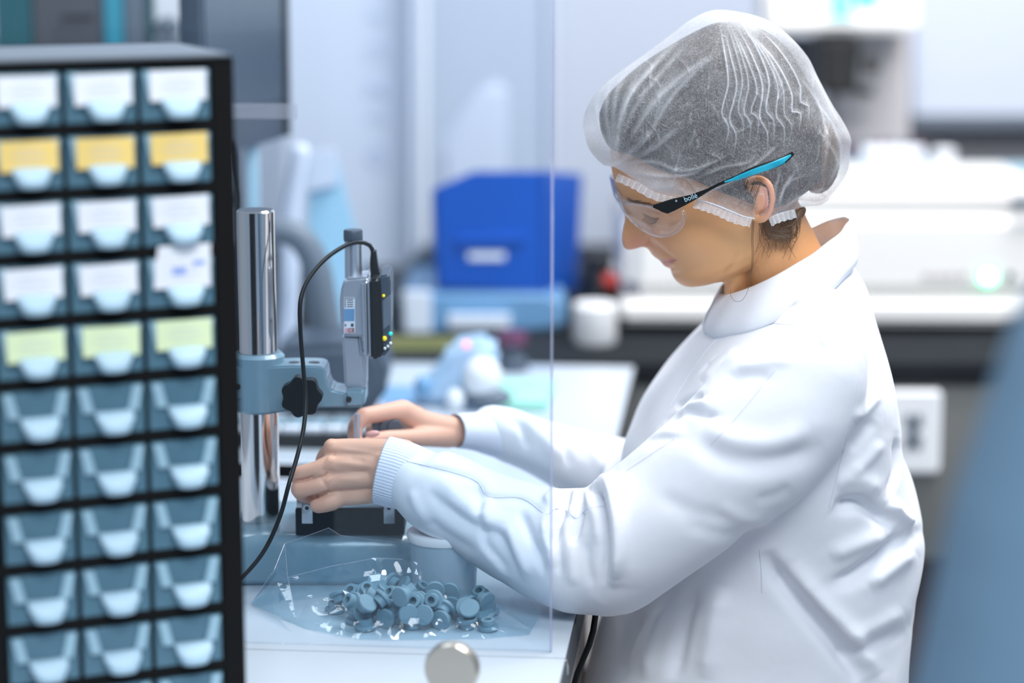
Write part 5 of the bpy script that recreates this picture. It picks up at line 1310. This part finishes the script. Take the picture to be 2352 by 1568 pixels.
cuff([(1046, 989, 2.106), (1080, 990, 2.112), (1150, 998, 2.128), (1180, 1005, 2.13)], [38 * k, 43 * k, 52 * k, 52 * k], [0.0215, 0.0235, 0.027, 0.027], ribs=44)
# ------------------------------------------------------------------ hair, hair net, glasses
def pillow(outline, C, Wt, band, nA=300, nR=90, Yc=YH, p=2.3, disp=None, fine=None):
    """two bulging halves over a side outline; band: list of (px,py,half depth) where it stays open"""
    O = np.array(outline, float); O = np.vstack([O, O[:1]]); O = catmull(O, 600)[:-1]
    ang = np.unwrap(np.arctan2(O[:, 1] - C[1], O[:, 0] - C[0])); rad = np.hypot(O[:, 0] - C[0], O[:, 1] - C[1])
    if ang[-1] < ang[0]: ang, rad = ang[::-1], rad[::-1]
    th = np.linspace(0, 2 * np.pi, nA, endpoint=False); base = ang[0]
    Rr = np.interp((th - base) % (2 * np.pi) + base, np.r_[ang, ang[0] + 2 * np.pi], np.r_[rad, rad[0]])
    if band:
        Bd = np.array(band, float); ba = np.arctan2(Bd[:, 1] - C[1], Bd[:, 0] - C[0]) % (2 * np.pi)
        o = np.argsort(ba); cw = np.interp(th, ba[o], Bd[o, 2], left=0, right=0)
    else: cw = np.zeros(nA)
    rho = np.sin(np.linspace(0, 1, nR) * math.pi / 2 * 0.97) / math.sin(math.pi / 2 * 0.97)
    TH, RH = np.meshgrid(th, rho); RR = Rr[None, :] * RH
    X = C[0] + RR * np.cos(TH); Y = C[1] + RR * np.sin(TH)
    q = np.clip(1 - (1 - (cw[None, :] / Wt) ** 2) * RH ** p, 0, 1)
    off = Wt * np.sqrt(q)
    return X, Y, off
def pillow_mesh(X, Y, off, s, Yc=YH):
    nR, nA = X.shape; yy = Yc + s * off
    a = (X - 1176) / FPX; bb = -(Y - 784) / FPX
    dY = CP + bb * SP; dZ = -SP + bb * CP
    # read the outline at its own mid plane for the far half, at its true depth for the near half
    t = (yy if s < 0 else np.full_like(yy, Yc)) / dY
    V = np.stack([a * t, yy, CH + dZ * t], -1).reshape(-1, 3)
    F = []
    for i in range(nR - 1):
        for k in range(nA):
            k2 = (k + 1) % nA; f = (i * nA + k, i * nA + k2, (i + 1) * nA + k2, (i + 1) * nA + k)
            F.append(f if s < 0 else f[::-1])
    return V, F
hair_out = [(1376, 262), (1392, 225), (1424, 190), (1468, 152), (1522, 116), (1584, 80), (1642, 54), (1700, 50), (1760, 72), (1810, 112), (1850, 175), (1880, 240), (1902, 320), (1898, 390), (1860, 435), (1820, 462), (1780, 478), (1740, 472), (1700, 458), (1640, 435), (1590, 413), (1518, 392), (1460, 360), (1402, 340), (1380, 300)]
X, Y, off = pillow(hair_out, (1650, 260), 0.0805, [(1380, 300, 0.012), (1402, 340, 0.044), (1460, 360, 0.056), (1518, 392, 0.0715), (1590, 413, 0.0755), (1640, 435, 0.0755), (1700, 458, 0.0765), (1740, 472, 0.073), (1780, 478, 0.066), (1820, 462, 0.056), (1860, 435, 0.042), (1898, 390, 0.02), (1902, 320, 0.0)], 220, 60)
b = MB()
for s in (-1, 1):
    V, F = pillow_mesh(X, Y, off, s); t = bmesh.new(); vs = [t.verts.new(q) for q in V]
    for f in F: t.faces.new([vs[i] for i in f])
    b._merge(t)
bmesh.ops.remove_doubles(b.bm, verts=b.bm.verts, dist=0.0004)
b.build('hair', M['hair'], wm, sharp=80)
# bun at the back, under the net
b = MB(); b.ball(P(1878, 360, YH), 0.021, (0.9, 1.6, 1.5)); hb = b.build('hair_bun', M['strand'], wm)
# hair at the nape and loose strands
for s in (-1, 1):
    b = MB(); Yn = YH + s * 0.044
    b.tube([Vector(q) for q in catmull([P(1770, 478, Yn), P(1790, 500, YH + s * 0.050), P(1815, 505, YH + s * 0.046), P(1838, 490, YH + s * 0.036)], 16)], 0.0065, 18, flat=0.0035)
    b.build('nape_hair', M['strand'], wm)
random.seed(11)
b = MB()
def st_(pts, Y0, r=0.00022, n=24): b.tube([Vector(q) for q in catmull([P(x, y, Y0 + d) for x, y, d in pts], n)], r, 5)
hub = (1768, 530)
for k in range(130):
    x0 = random.uniform(1738, 1842); y0 = 497 + (0 if x0 < 1780 else -(x0 - 1780) * 0.28) + random.uniform(-6, 10)
    ex, ey = hub[0] + random.uniform(-8, 46), hub[1] + random.uniform(-8, 20)
    mx_, my_ = (x0 + ex) / 2 + random.uniform(-6, 18), max(y0, ey) + random.uniform(-6, 12)
    dn = 0.0016 * max(0, x0 - 1790) / 10
    st_([(x0, y0, dn), (mx_, my_, 0.0), (ex, ey, 0.0)], YH - 0.060, 0.00026, 14)
for k in range(26):
    x0 = random.uniform(1745, 1835); st_([(x0, 500, 0), (x0 + random.uniform(-8, 8), 530 + random.uniform(0, 25), 0.001), (x0 + random.uniform(-22, 20), 560 + random.uniform(0, 40), 0.002)], YH - 0.0585, 0.00015, 14)
for dx in (-1, 0, 2, 3):
    st_([(1729 + dx, 508, 0), (1727 + dx, 545, -0.002), (1728 + dx, 590, -0.003), (1724 + dx * 0.5, 630, -0.008), (1718, 665, -0.02)], YH - 0.064, 0.00013, 30)
st_([(1722, 630, 0), (1719, 662, -0.01), (1706, 688, -0.014), (1690, 692, -0.014), (1679, 680, -0.012), (1678, 665, -0.01)], YH - 0.074, 0.00016, 40)
for k in range(16):
    x0 = random.uniform(1712, 1750); st_([(x0 - 20, 470 + random.uniform(-10, 5), 0), (x0 - 8, 440, -0.004), (x0, 420 - random.uniform(0, 8), -0.012)], YH - 0.080, 0.00016, 12)
b.build('loose_strands', M['strand'], wm)
# eyebrow hairs and lashes
b = MB(); hbv = BVHTree.FromPolygons([v.co + wm.location for v in bodyme.vertices], [tuple(p.vertices) for p in bodyme.polygons])
def on_body(px, py):
    h = hbv.ray_cast(Vector((0, 0, CH)), ray(px, py).normalized()); return h[0]
for k in range(90):
    t = k / 90; x0 = 1438 + 72 * t + random.uniform(-2, 2); y0 = 459 + 17 * t + random.uniform(-4.5, 4.5) * (1 - 0.5 * t)
    a, c = on_body(x0, y0), on_body(x0 + 9, y0 + random.uniform(-3, 4))
    if a and c and (a - c).length < 0.012: b.tube([a, (a + c) / 2 + Vector((0, -0.0006, 0)), c], 0.00014, 4)
for k in range(26):
    t = k / 26; a = on_body(1480 + 34 * t, 495 + 9 * math.sin(t * 2.6))
    if a: b.tube([a, a + Vector((-0.0012, -0.0015, -0.0026)), a + Vector((-0.0026, -0.0028, -0.0038))], 0.00014, 4)
b.build('brows_and_lashes', M['strand'], wm)

# ---- hair net
net_out = [(1339, 292), (1345, 255), (1375, 208), (1425, 165), (1480, 126), (1535, 85), (1590, 44), (1639, 24), (1700, 28), (1760, 45), (1810, 80), (1855, 130), (1880, 180), (1912, 240), (1940, 285), (1955, 320), (1953, 345), (1949, 390), (1930, 425), (1890, 468), (1850, 474), (1810, 486), (1775, 498), (1735, 502), (1700, 494), (1645, 470), (1600, 455), (1560, 452), (1500, 437), (1450, 408), (1412, 384), (1385, 378), (1352, 340)]
net_band = [(1385, 378, 0.006), (1412, 384, 0.022), (1450, 408, 0.046), (1500, 437, 0.064), (1560, 452, 0.0735), (1600, 455, 0.0765), (1645, 470, 0.077), (1700, 494, 0.0775), (1735, 502, 0.0765), (1775, 498, 0.072), (1810, 486, 0.062), (1850, 474, 0.045), (1890, 468, 0.018), (1930, 425, 0.0), (1352, 340, 0.0)]
X, Y, off = pillow(net_out, (1655, 270), 0.091, net_band, 900, 330, p=2.6)
pleats = []
random.seed(9)
for k in range(11):                        # fan of pleats from the crown down the back
    t = (k + random.uniform(-0.25, 0.25)) / 10
    x0, y0 = 1654 + 88 * t, 50 + 12 * t + random.uniform(0, 26); x3, y3 = 1672 + 182 * t + random.uniform(-3, 3), 384 - 50 * t - random.uniform(0, 50)
    j = lambda a: random.uniform(-a, a)
    pleats.append([(x0, y0), (x0 + 10 + 44 * t, y0 + 60), (x0 + 20 + 72 * t + j(2), y0 + 130), (x3 - 12 - 4 * t + j(3), (y0 + y3) / 2 + 60), (x3 + 1 + j(3), y3 - 50), (x3 - 2 + j(3), y3)])
front_f = [[(1560, 88), (1500, 150), (1440, 230), (1412, 300)], [(1580, 95), (1520, 165), (1455, 250), (1425, 330)], [(1640, 120), (1560, 180), (1490, 250), (1430, 350)], [(1655, 118), (1600, 160), (1530, 240), (1480, 330)],
    [(1400, 190), (1390, 240), (1398, 310), (1412, 372)], [(1440, 160), (1412, 220), (1408, 300), (1415, 365)], [(1365, 230), (1372, 290), (1400, 350)], [(1470, 160), (1430, 240), (1416, 340), (1420, 376)],
    [(1520, 130), (1450, 210), (1424, 300)], [(1500, 300), (1450, 345), (1425, 372)], [(1560, 290), (1500, 340), (1455, 365)]]
low = [[(1430, 375), (1500, 372), (1560, 392), (1620, 380), (1680, 352)], [(1450, 395), (1520, 405), (1590, 398), (1640, 370)], [(1600, 410), (1660, 385), (1720, 372), (1740, 350)], [(1700, 392), (1730, 380), (1790, 330)],
    [(1600, 450), (1660, 425), (1710, 400)], [(1780, 480), (1782, 430), (1795, 380)], [(1790, 480), (1800, 430), (1830, 390)], [(1800, 480), (1840, 450), (1870, 440), (1910, 430)], [(1785, 470), (1810, 420), (1850, 400)],
    [(1840, 180), (1880, 240), (1900, 330), (1890, 400)], [(1870, 230), (1915, 290), (1930, 360)], [(1860, 150), (1900, 230), (1935, 300)], [(1925, 300), (1930, 360), (1905, 420)], [(1880, 300), (1920, 360), (1925, 400)]]
random.seed(5)
tiny = []
for k in range(60):
    x0, y0 = random.uniform(1470, 1900), random.uniform(120, 450); L2 = random.uniform(25, 80); an = random.gauss(1.2, 0.5)
    tiny.append([(x0, y0), (x0 + L2 * 0.5 * math.cos(an) + random.uniform(-8, 8), y0 + L2 * 0.5 * math.sin(an)), (x0 + L2 * math.cos(an + 0.2), y0 + L2 * math.sin(an + 0.2))])
fX, fY = X.ravel(), Y.ravel()
disp = folds(fX, fY, [(q, 5.5, 0.0024) for q in pleats] + [(q, 8, 0.0028) for q in front_f] + [(q, 6, 0.0020) for q in low] + [(q, 5, 0.0007) for q in tiny])
dens = folds(fX, fY, [(q, 1.7, random.uniform(0.30, 0.55)) for q in pleats] + [(q, 9, 0.06) for q in pleats] + [(q, 6, 0.20) for q in front_f] + [(q, 3.2, 0.22) for q in low] + [(q, 2.2, 0.13) for q in tiny])
dens += folds(fX, fY, [([(1345, 300), (1385, 370), (1450, 392), (1510, 425), (1570, 440)], 30, 0.55), ([(1640, 30), (1700, 45), (1760, 75)], 18, 0.30), ([(1575, 160), (1530, 200), (1480, 275)], 20, 0.16), ([(1640, 470), (1700, 492)], 5, 0.3), ([(1520, 420), (1580, 446), (1630, 438)], 14, 0.30)])
soft = np.array([mnoise.noise(Vector((x * 0.012, y * 0.012, 0))) + 0.5 * mnoise.noise(Vector((x * 0.035, y * 0.035, 5))) for x, y in zip(fX, fY)])
rhoq = np.hypot(fX - 1655, fY - 270).reshape(X.shape); rhoq = (rhoq / rhoq[-1:]).ravel()
dens = np.clip(dens + 0.06 + 0.07 * soft + 0.26 * rhoq ** 14, 0, 0.85)
disp = disp + 0.0016 * soft
b = bmesh.new(); nm = bpy.data.meshes.new('hair_net')
V1, F1 = pillow_mesh(X, Y, off, -1)
keep = off.ravel() < 0
nrm_off = disp * (off.ravel() > 0.01)
V1[:, 1] -= nrm_off
V2, F2 = pillow_mesh(X[::3, ::3], Y[::3, ::3], off[::3, ::3], 1)
n1 = len(V1)
Vn = np.vstack([V1, V2]) - WO; Fn = F1 + [tuple(i + n1 for i in f) for f in F2]
nm.from_pydata(Vn.tolist(), [], Fn); nm.update()
dn2 = np.clip(dens.reshape(X.shape)[::3, ::3].ravel(), 0, 0.8)
dd_ = np.r_[dens, dn2]; vcol(nm, 'dens', np.stack([dd_] * 3, 1))
net = link('hair_net', nm, M['net'], wm)
# pleated elastic edge
def ruffle(path, w_, amp, n, name='ruffle'):
    A = catmull(path, n); V, F = [], []
    for i in range(n):
        x, y, Yd = A[i]; i2 = min(i + 1, n - 1); i1 = max(i - 1, 0)
        tx, ty = A[i2][0] - A[i1][0], A[i2][1] - A[i1][1]; l = math.hypot(tx, ty) + 1e-9; nx_, ny_ = -ty / l, tx / l
        ph = i * 2 * math.pi / 13; zz_ = ((i % 13) / 13.0)
        for j in range(5):
            s = j / 4; k = w_ * (0.95 + 0.05 * math.sin(i * 0.37))
            q = P(x + nx_ * k * s + tx / l * 0.6 * math.sin(ph) * s, y + ny_ * k * s + ty / l * 0.6 * math.sin(ph) * s, Yd - amp * (zz_ * s) - 0.001)
            V.append(q)
    for i in range(n - 1):
        for j in range(4): a = i * 5 + j; F.append((a, a + 1, a + 6, a + 5))
    o = mesh_obj(name, V, F, M['net'], wm); o.parent = net
    D_ = np.array([[0.42 + 0.22 * ((i % 13) in (0, 12)) + 0.10 * ((i % 13) / 13)] * 3 for i in range(n) for j in range(5)]); vcol(o.data, 'dens', np.clip(D_, 0, 0.9))
ruffle([(1420, 398, YH - 0.030), (1460, 415, YH - 0.050), (1500, 438, YH - 0.0655), (1530, 447, YH - 0.071), (1570, 455, YH - 0.0765)], 20, 0.0014, 140)
ruffle([(1598, 456, YH - 0.0785), (1645, 471, YH - 0.079), (1690, 491, YH - 0.0795), (1728, 501, YH - 0.0795)], 23, 0.0015, 140)
ruffle([(1764, 500, YH - 0.074), (1790, 489, YH - 0.068), (1825, 480, YH - 0.056)], 22, 0.0014, 70)
b = MB(); b.tube(pxpath([(1602, 457, YH - 0.0805), (1645, 471, YH - 0.081), (1706, 496, YH - 0.081), (1733, 502, YH - 0.080)], 30), 0.0005, 8); o = b.build('elastic_thread', M['knit'], wm); o.parent = net

# ---- safety glasses
gl = empty('safety_glasses', P(1560, 460, YH), 'clear wraparound safety glasses with black and turquoise arms worn over the hair net', 'glasses')
cols = [(1412, 418, 440, 2.050), (1420, 440, 466, 2.040), (1432, 455, 487, 2.026), (1450, 464, 508, 2.010), (1475, 468, 527, 1.996), (1500, 471, 540, 1.986), (1525, 478, 544, 1.979), (1548, 484, 537, 1.974), (1565, 484, 524, 1.971), (1574, 492, 503, 1.970)]
A = catmull(cols, 60)
def lens(side, mt, name):
    V, F = [], []; nj = 16
    for i in range(60):
        x, t_, bt, Yl = A[i]
        for j in range(nj + 1):
            s = j / nj; py = t_ + (bt - t_) * s; bulge = 0.004 * math.sin(math.pi * s)
            q = P(x, py, Yl - bulge)
            V.append(q if side < 0 else Vector((q.x, 2 * YH - q.y, q.z)))
    for i in range(59):
        for j in range(nj): a = i * (nj + 1) + j; F.append((a, a + 1, a + nj + 2, a + nj + 1))
    o = mesh_obj(name, V, F, mt, gl); m = o.modifiers.new('t', 'SOLIDIFY'); m.thickness = 0.0018; return o
lens(-1, M['lens'], 'near_lens'); lens(1, M['lens'], 'far_lens')
rim = [(1415, 440), (1424, 466), (1434, 488), (1450, 508), (1475, 528), (1500, 540.5), (1525, 544), (1548, 537.5), (1566, 523), (1574, 503), (1573, 488), (1565, 481), (1552, 483), (1533, 491)]
ry = np.interp([q[0] for q in rim], [c[0] for c in cols], [c[3] for c in cols])
MB().tube(pxpath([(x, y, yy - 0.0008) for (x, y), yy in zip(rim, ry)], 90), 0.0006, 10).build('lens_edge', M['lensrim'], gl)
tp = [(1404, 402, 2.054), (1408, 428, 2.050), (1418, 450, 2.040), (1430, 464, 2.026), (1450, 468, 2.008), (1475, 472, 1.993), (1505, 478, 1.981)]
MB().tube(pxpath(tp, 60), [0.0009] * 60, 12, flat=[0.0018] * 60).build('brow_bar', M['lensrim'], gl)
b = MB()                                     # far lens piece, blue reflection painted in, seen past the forehead
fp_ = [(1404, 405, 411, 2.075), (1410, 412, 440, 2.072), (1418, 426, 458, 2.066), (1427, 442, 466, 2.058), (1437, 458, 466, 2.050)]
V, F = [], []
for x, a_, c_, Yl in catmull(fp_, 20): V += [P(x - 2, a_, Yl), P(x - 3, (a_ + c_) / 2, Yl - 0.002), P(x - 2, c_, Yl)]
for i in range(19):
    for j in range(2): q = i * 3 + j; F.append((q, q + 1, q + 4, q + 3))
o = mesh_obj('blue_reflection_piece', V, F, M['lensblue'], gl); m = o.modifiers.new('t', 'SOLIDIFY'); m.thickness = 0.0015
def arm_side(s):
    my = lambda Y: Y if s < 0 else 2 * YH - Y
    def q(x, y, Y): v = P(x, y, Y); return Vector((v.x, my(v.y), v.z))
    def strip(name, pts, mt, thick):
        V, F = [], []
        W_ = catmull(pts, 40); n = len(W_)
        for i in range(n):
            x, y, Y, hw = W_[i]; a, c = W_[max(i - 1, 0)], W_[min(i + 1, n - 1)]
            tx, ty = c[0] - a[0], c[1] - a[1]; l = math.hypot(tx, ty); nx_, ny_ = -ty / l, tx / l
            for sx, dy in ((-1, 0), (-0.6, -thick * 0.3), (0.6, -thick * 0.3), (1, 0), (1, thick * 0.7), (-1, thick * 0.7)): V.append(q(x + nx_ * hw * sx, y + ny_ * hw * sx, Y + dy))
        for i in range(n - 1):
            for j in range(6): a = i * 6 + j; a2 = i * 6 + (j + 1) % 6; F.append((a, a2, a2 + 6, a + 6))
        F.append(tuple(range(6))[::-1]); F.append(tuple((n - 1) * 6 + j for j in range(6)))
        return mesh_obj(name, V, F, mt, gl, smooth=False)
    y0 = YH - 0.0835
    arm = strip('arm', [(1500, 474, 1.975, 3), (1520, 476, 1.972, 9), (1535, 474, 1.970, 14), (1556, 467, 1.968, 12), (1580, 458, 1.965, 9), (1600, 449, 1.962, 7), (1625, 437, 1.958, 4), (1650, 424, 1.955, 3.5), (1690, 408, 1.9525, 5), (1730, 392, 1.951, 8.5), (1770, 379, 1.951, 9.5), (1800, 367, 1.953, 8.5), (1822, 351, 1.956, 4.5)], M['rubber'], 0.003)
    strip('arm_grip', [(1664, 418, 1.9525, 1.5), (1690, 410, 1.9508, 4), (1730, 395, 1.9493, 6.5), (1770, 381, 1.9493, 7.2), (1795, 370, 1.951, 6.5), (1817, 356, 1.954, 2)], M['turqrub'], 0.002)
    return arm
MB().prism_px([(1500, 471), (1545, 457), (1582, 449), (1606, 447), (1602, 456), (1584, 466), (1560, 478), (1534, 491), (1518, 486)], 1.9655, 1.969, 0.0006).build('hinge_block', M['rubber'], gl)
ar = arm_side(-1); arm_side(1)
b = MB()
for k in range(34):
    t = k / 33; x = 1690 + 110 * t; y = 410 - 40 * t - 2 * math.sin(math.pi * t); b.tube([P(x - 2, y - 5, 1.9487), P(x + 2, y + 6, 1.9487)], 0.00022, 5)
b.build('grip_ribs', M['turqrub'], gl)
p = P(1573, 464, 1.9632); kk = mpp(1573, 466, 1.964)
Mx = Matrix.Translation(p) @ Matrix.Rotation(R(-20), 4, 'Z') @ Matrix.Rotation(R(22), 4, Vector((0, -1, 0))) @ Matrix.Rotation(R(90), 4, 'X')
text_mesh('bollé', 17 * kk, Mx, mat('pale_blue_print', (0.5, 0.75, 0.85), 0.6), 'arm_lettering', ar)
c = P(1553, 461, 1.9652)
MB().cyl(c + Vector((0, 0.002, 0)), c + Vector((0, -0.0012, 0)), 0.0009).build('pin', M['satin'], gl)

# ------------------------------------------------------------------ grey caps in a clear bag, caps in the far hand
r0 = 0.0082
b = MB(); b.lathe([(0.0030, 0.0), (0.0052, 0.0), (0.0056, 0.0004), (0.0056, 0.0052), (r0 - 0.0006, 0.0054), (r0, 0.006), (r0, 0.0080), (r0 - 0.0006, 0.0086), (0, 0.0088), (0, 0.0060), (0.0030, 0.0058), (0.0030, 0.0)], Matrix.Translation((0, 0, -0.0045)), 28)
cp = b.build('rubber_cap', M['cappart'], None); cpm = cp.data; bpy.data.objects.remove(cp)
random.seed(23); placed = []
def put(x, y, tries=0):
    z = ZT + 0.0050
    for (a, c, d) in placed:
        q = math.hypot(a - x, c - y)
        if q < 0.0125: z = max(z, d + 0.0088 * (1 - (q / 0.0155) ** 2) + 0.0022)
    return z
cands = []
n_c = 0
while n_c < 96:
    px = random.triangular(726, 1168, 900); py = random.triangular(1392, 1452, 1432)
    if px < 800: py = min(py, 1410)
    q = T(px, py, ZT); z = put(q.x, q.y)
    lim = ZT + 0.030 - 0.012 * abs(px - 900) / 220
    if z > lim: 
        n_c += 0.2; continue
    placed.append((q.x, q.y, z)); n_c += 1
lbl = 'grey rubber cap with collar and hole, lying in the heap inside the clear bag'
for i, (x, y, z) in enumerate(placed):
    o = bpy.data.objects.new('rubber_cap', cpm); COL.objects.link(o); o.location = (x, y, z)
    ground = z < ZT + 0.006
    if ground: o.rotation_euler = (R(random.choice((0, 180))) + R(random.uniform(-6, 6)), R(random.uniform(-6, 6)), random.uniform(0, 6))
    else: o.rotation_euler = (R(random.uniform(30, 160)), R(random.uniform(-50, 50)), random.uniform(0, 6))
    if random.random() < 0.22: o.rotation_euler = (R(90 + random.uniform(-20, 20)), 0, random.uniform(-0.9, 0.9)); o.location.z = max(z, ZT + r0)
    tag(o, lbl, 'rubber cap', 'grey rubber caps in the clear bag')
hold = bpy.data.meshes.new_from_object(bpy.data.objects.new('t', cpm)) if False else cpm.copy(); hold.materials.clear(); hold.materials.append(M['darkpart'])
for i, (x, y) in enumerate(((868, 975), (886, 979), (905, 978))):
    o = bpy.data.objects.new('rubber_cap', hold); COL.objects.link(o); o.location = P(x, y, 2.073); o.rotation_euler = (R(100), R(30 * i - 30), 0.4); o.scale = (0.8, 0.8, 0.9)
    tag(o, 'dark grey rubber cap held in the far hand between finger and thumb', 'rubber cap', 'dark caps held in the far hand')

# bag
def tri_sheet(pts, tris, name, sub=5, amp=0.0012, seed=0, parent=None, sg=0.9):
    t = bmesh.new(); vs = [t.verts.new(q) for q in pts]
    for f in tris: t.faces.new([vs[i] for i in f])
    bmesh.ops.subdivide_edges(t, edges=t.edges, cuts=sub, use_grid_fill=True)
    bmesh.ops.triangulate(t, faces=t.faces)
    for v in t.verts:
        c = v.co; n = mnoise.noise(c * 55 + Vector((seed, 0, 0))); n2 = mnoise.cell(c * 70 + Vector((seed, 3, 0)))
        v.co = c + Vector((0, -1, 0.6)) * (amp * (abs(n) * 2 - 0.5) + 0.0)
    b = MB(); b._merge(t); o = b.build(name, M['bag'], parent, smooth=True, sharp=18); return o
bg = empty('plastic_bag', (T(900, 1430, ZT).x, T(900, 1430, ZT).y, ZT), 'crumpled clear plastic bag holding grey rubber caps on the white table', 'bag')
TB = lambda x, y: T(x, y, ZT + 0.0012)
front_pts = {
 'A': TB(576, 1386), 'a1': TB(640, 1415), 'a2': TB(700, 1442), 'a3': TB(765, 1455), 'a4': TB(830, 1467), 'a5': TB(920, 1468), 'a6': TB(1010, 1467), 'a7': TB(1110, 1465), 'a8': TB(1215, 1457), 'a9': TB(1222, 1445),
 'm0': P(655, 1330, 1.895), 'm1': P(680, 1324, 1.895), 'm2': P(760, 1300, 1.893), 'm3': P(863, 1281, 1.896), 'm4': P(925, 1284, 1.896), 'm5': P(985, 1300, 1.893), 'm6': P(1025, 1345, 1.890), 'm7': P(1095, 1360, 1.884), 'm8': P(1160, 1395, 1.872),
 'c1': P(720, 1385, 1.868), 'c2': P(800, 1380, 1.866), 'c3': P(880, 1370, 1.866), 'c4': P(960, 1385, 1.864), 'c5': P(1040, 1400, 1.862), 'c6': P(1120, 1425, 1.852),
}
K = list(front_pts); ix = {k: i for i, k in enumerate(K)}; pv = [front_pts[k] for k in K]
tr_ = lambda s: [tuple(ix[q] for q in w_.split()) for w_ in s.split(',')]
tri_sheet(pv, tr_('a2 c1 a1,a2 a3 c1,a3 c2 c1,a3 a4 c2,a4 c3 c2,a4 a5 c3,a5 c4 c3,a5 a6 c4,a6 c5 c4,a6 a7 c5,a7 c6 c5,a7 a8 c6,a8 a9 c6,a9 m8 c6,c6 m8 m7,c6 m7 c5,c5 m7 m6,c5 m6 c4,c4 m6 m5,c4 m5 m4,c4 m4 c3,c3 m4 m3,c3 m3 m2,c3 m2 c2,c2 m2 m1,c2 m1 c1,c1 m1 m0,a1 c1 m0,A a1 m0'), 'front_film', 6, 0.0032, 1, bg)
back_pts = {'A': TB(576, 1386), 'b0': P(630, 1310, 1.915), 'b1': P(654, 1248, 1.935), 'pk': P(755, 1212, 1.948), 'b2': P(782, 1229, 1.950), 'b3': P(860, 1240, 1.952), 'b4': P(955, 1250, 1.950), 'b5': P(1040, 1265, 1.945), 'b6': P(1120, 1285, 1.93), 'b7': P(1190, 1350, 1.905), 'b8': P(1245, 1405, 1.87), 'a9': TB(1222, 1445),
 'g1': TB(720, 1372), 'g2': TB(830, 1365), 'g3': TB(950, 1368), 'g4': TB(1060, 1380), 'g5': TB(1150, 1400)}
K = list(back_pts); ix = {k: i for i, k in enumerate(K)}; pv = [back_pts[k] for k in K]
tri_sheet(pv, tr_('A b0 g1,b0 b1 g1,b1 pk g1,pk b2 g1,b2 g2 g1,b2 b3 g2,b3 b4 g2,b4 g3 g2,b4 b5 g3,b5 g4 g3,b5 b6 g4,b6 b7 g4,b7 g5 g4,b7 b8 g5,b8 a9 g5'), 'back_film', 5, 0.0024, 7, bg)
flap = {'A': TB(576, 1386), 'b0': P(630, 1308, 1.912), 'b1': P(654, 1248, 1.932), 'f1': P(662, 1325, 1.90), 'f2': P(680, 1424, 1.848), 'a1': TB(640, 1415), 'f0': P(632, 1330, 1.90)}
K = list(flap); ix = {k: i for i, k in enumerate(K)}; pv = [flap[k] for k in K]
tri_sheet(pv, tr_('A b0 f0,b0 b1 f0,b1 f1 f0,f1 f2 f0,f0 f2 a1,A f0 a1'), 'side_flap', 4, 0.0008, 12, bg)
# film edge lines catch the light
b = MB()
for L3 in ([(576, 1386, 1.905), (630, 1308, 1.911), (654, 1248, 1.931), (700, 1232, 1.94), (755, 1212, 1.947), (782, 1229, 1.949), (860, 1240, 1.951), (955, 1250, 1.949)],
           [(654, 1248, 1.931), (660, 1320, 1.90), (682, 1424, 1.846)], [(660, 1326, 1.894), (760, 1300, 1.892), (863, 1281, 1.895), (925, 1284, 1.895)]):
    W_ = [P(*q) for q in L3]
    for a, c in zip(W_, W_[1:]): b.tube([a, c], 0.00035, 6)
b.build('film_hem', M['lensrim'], bg)
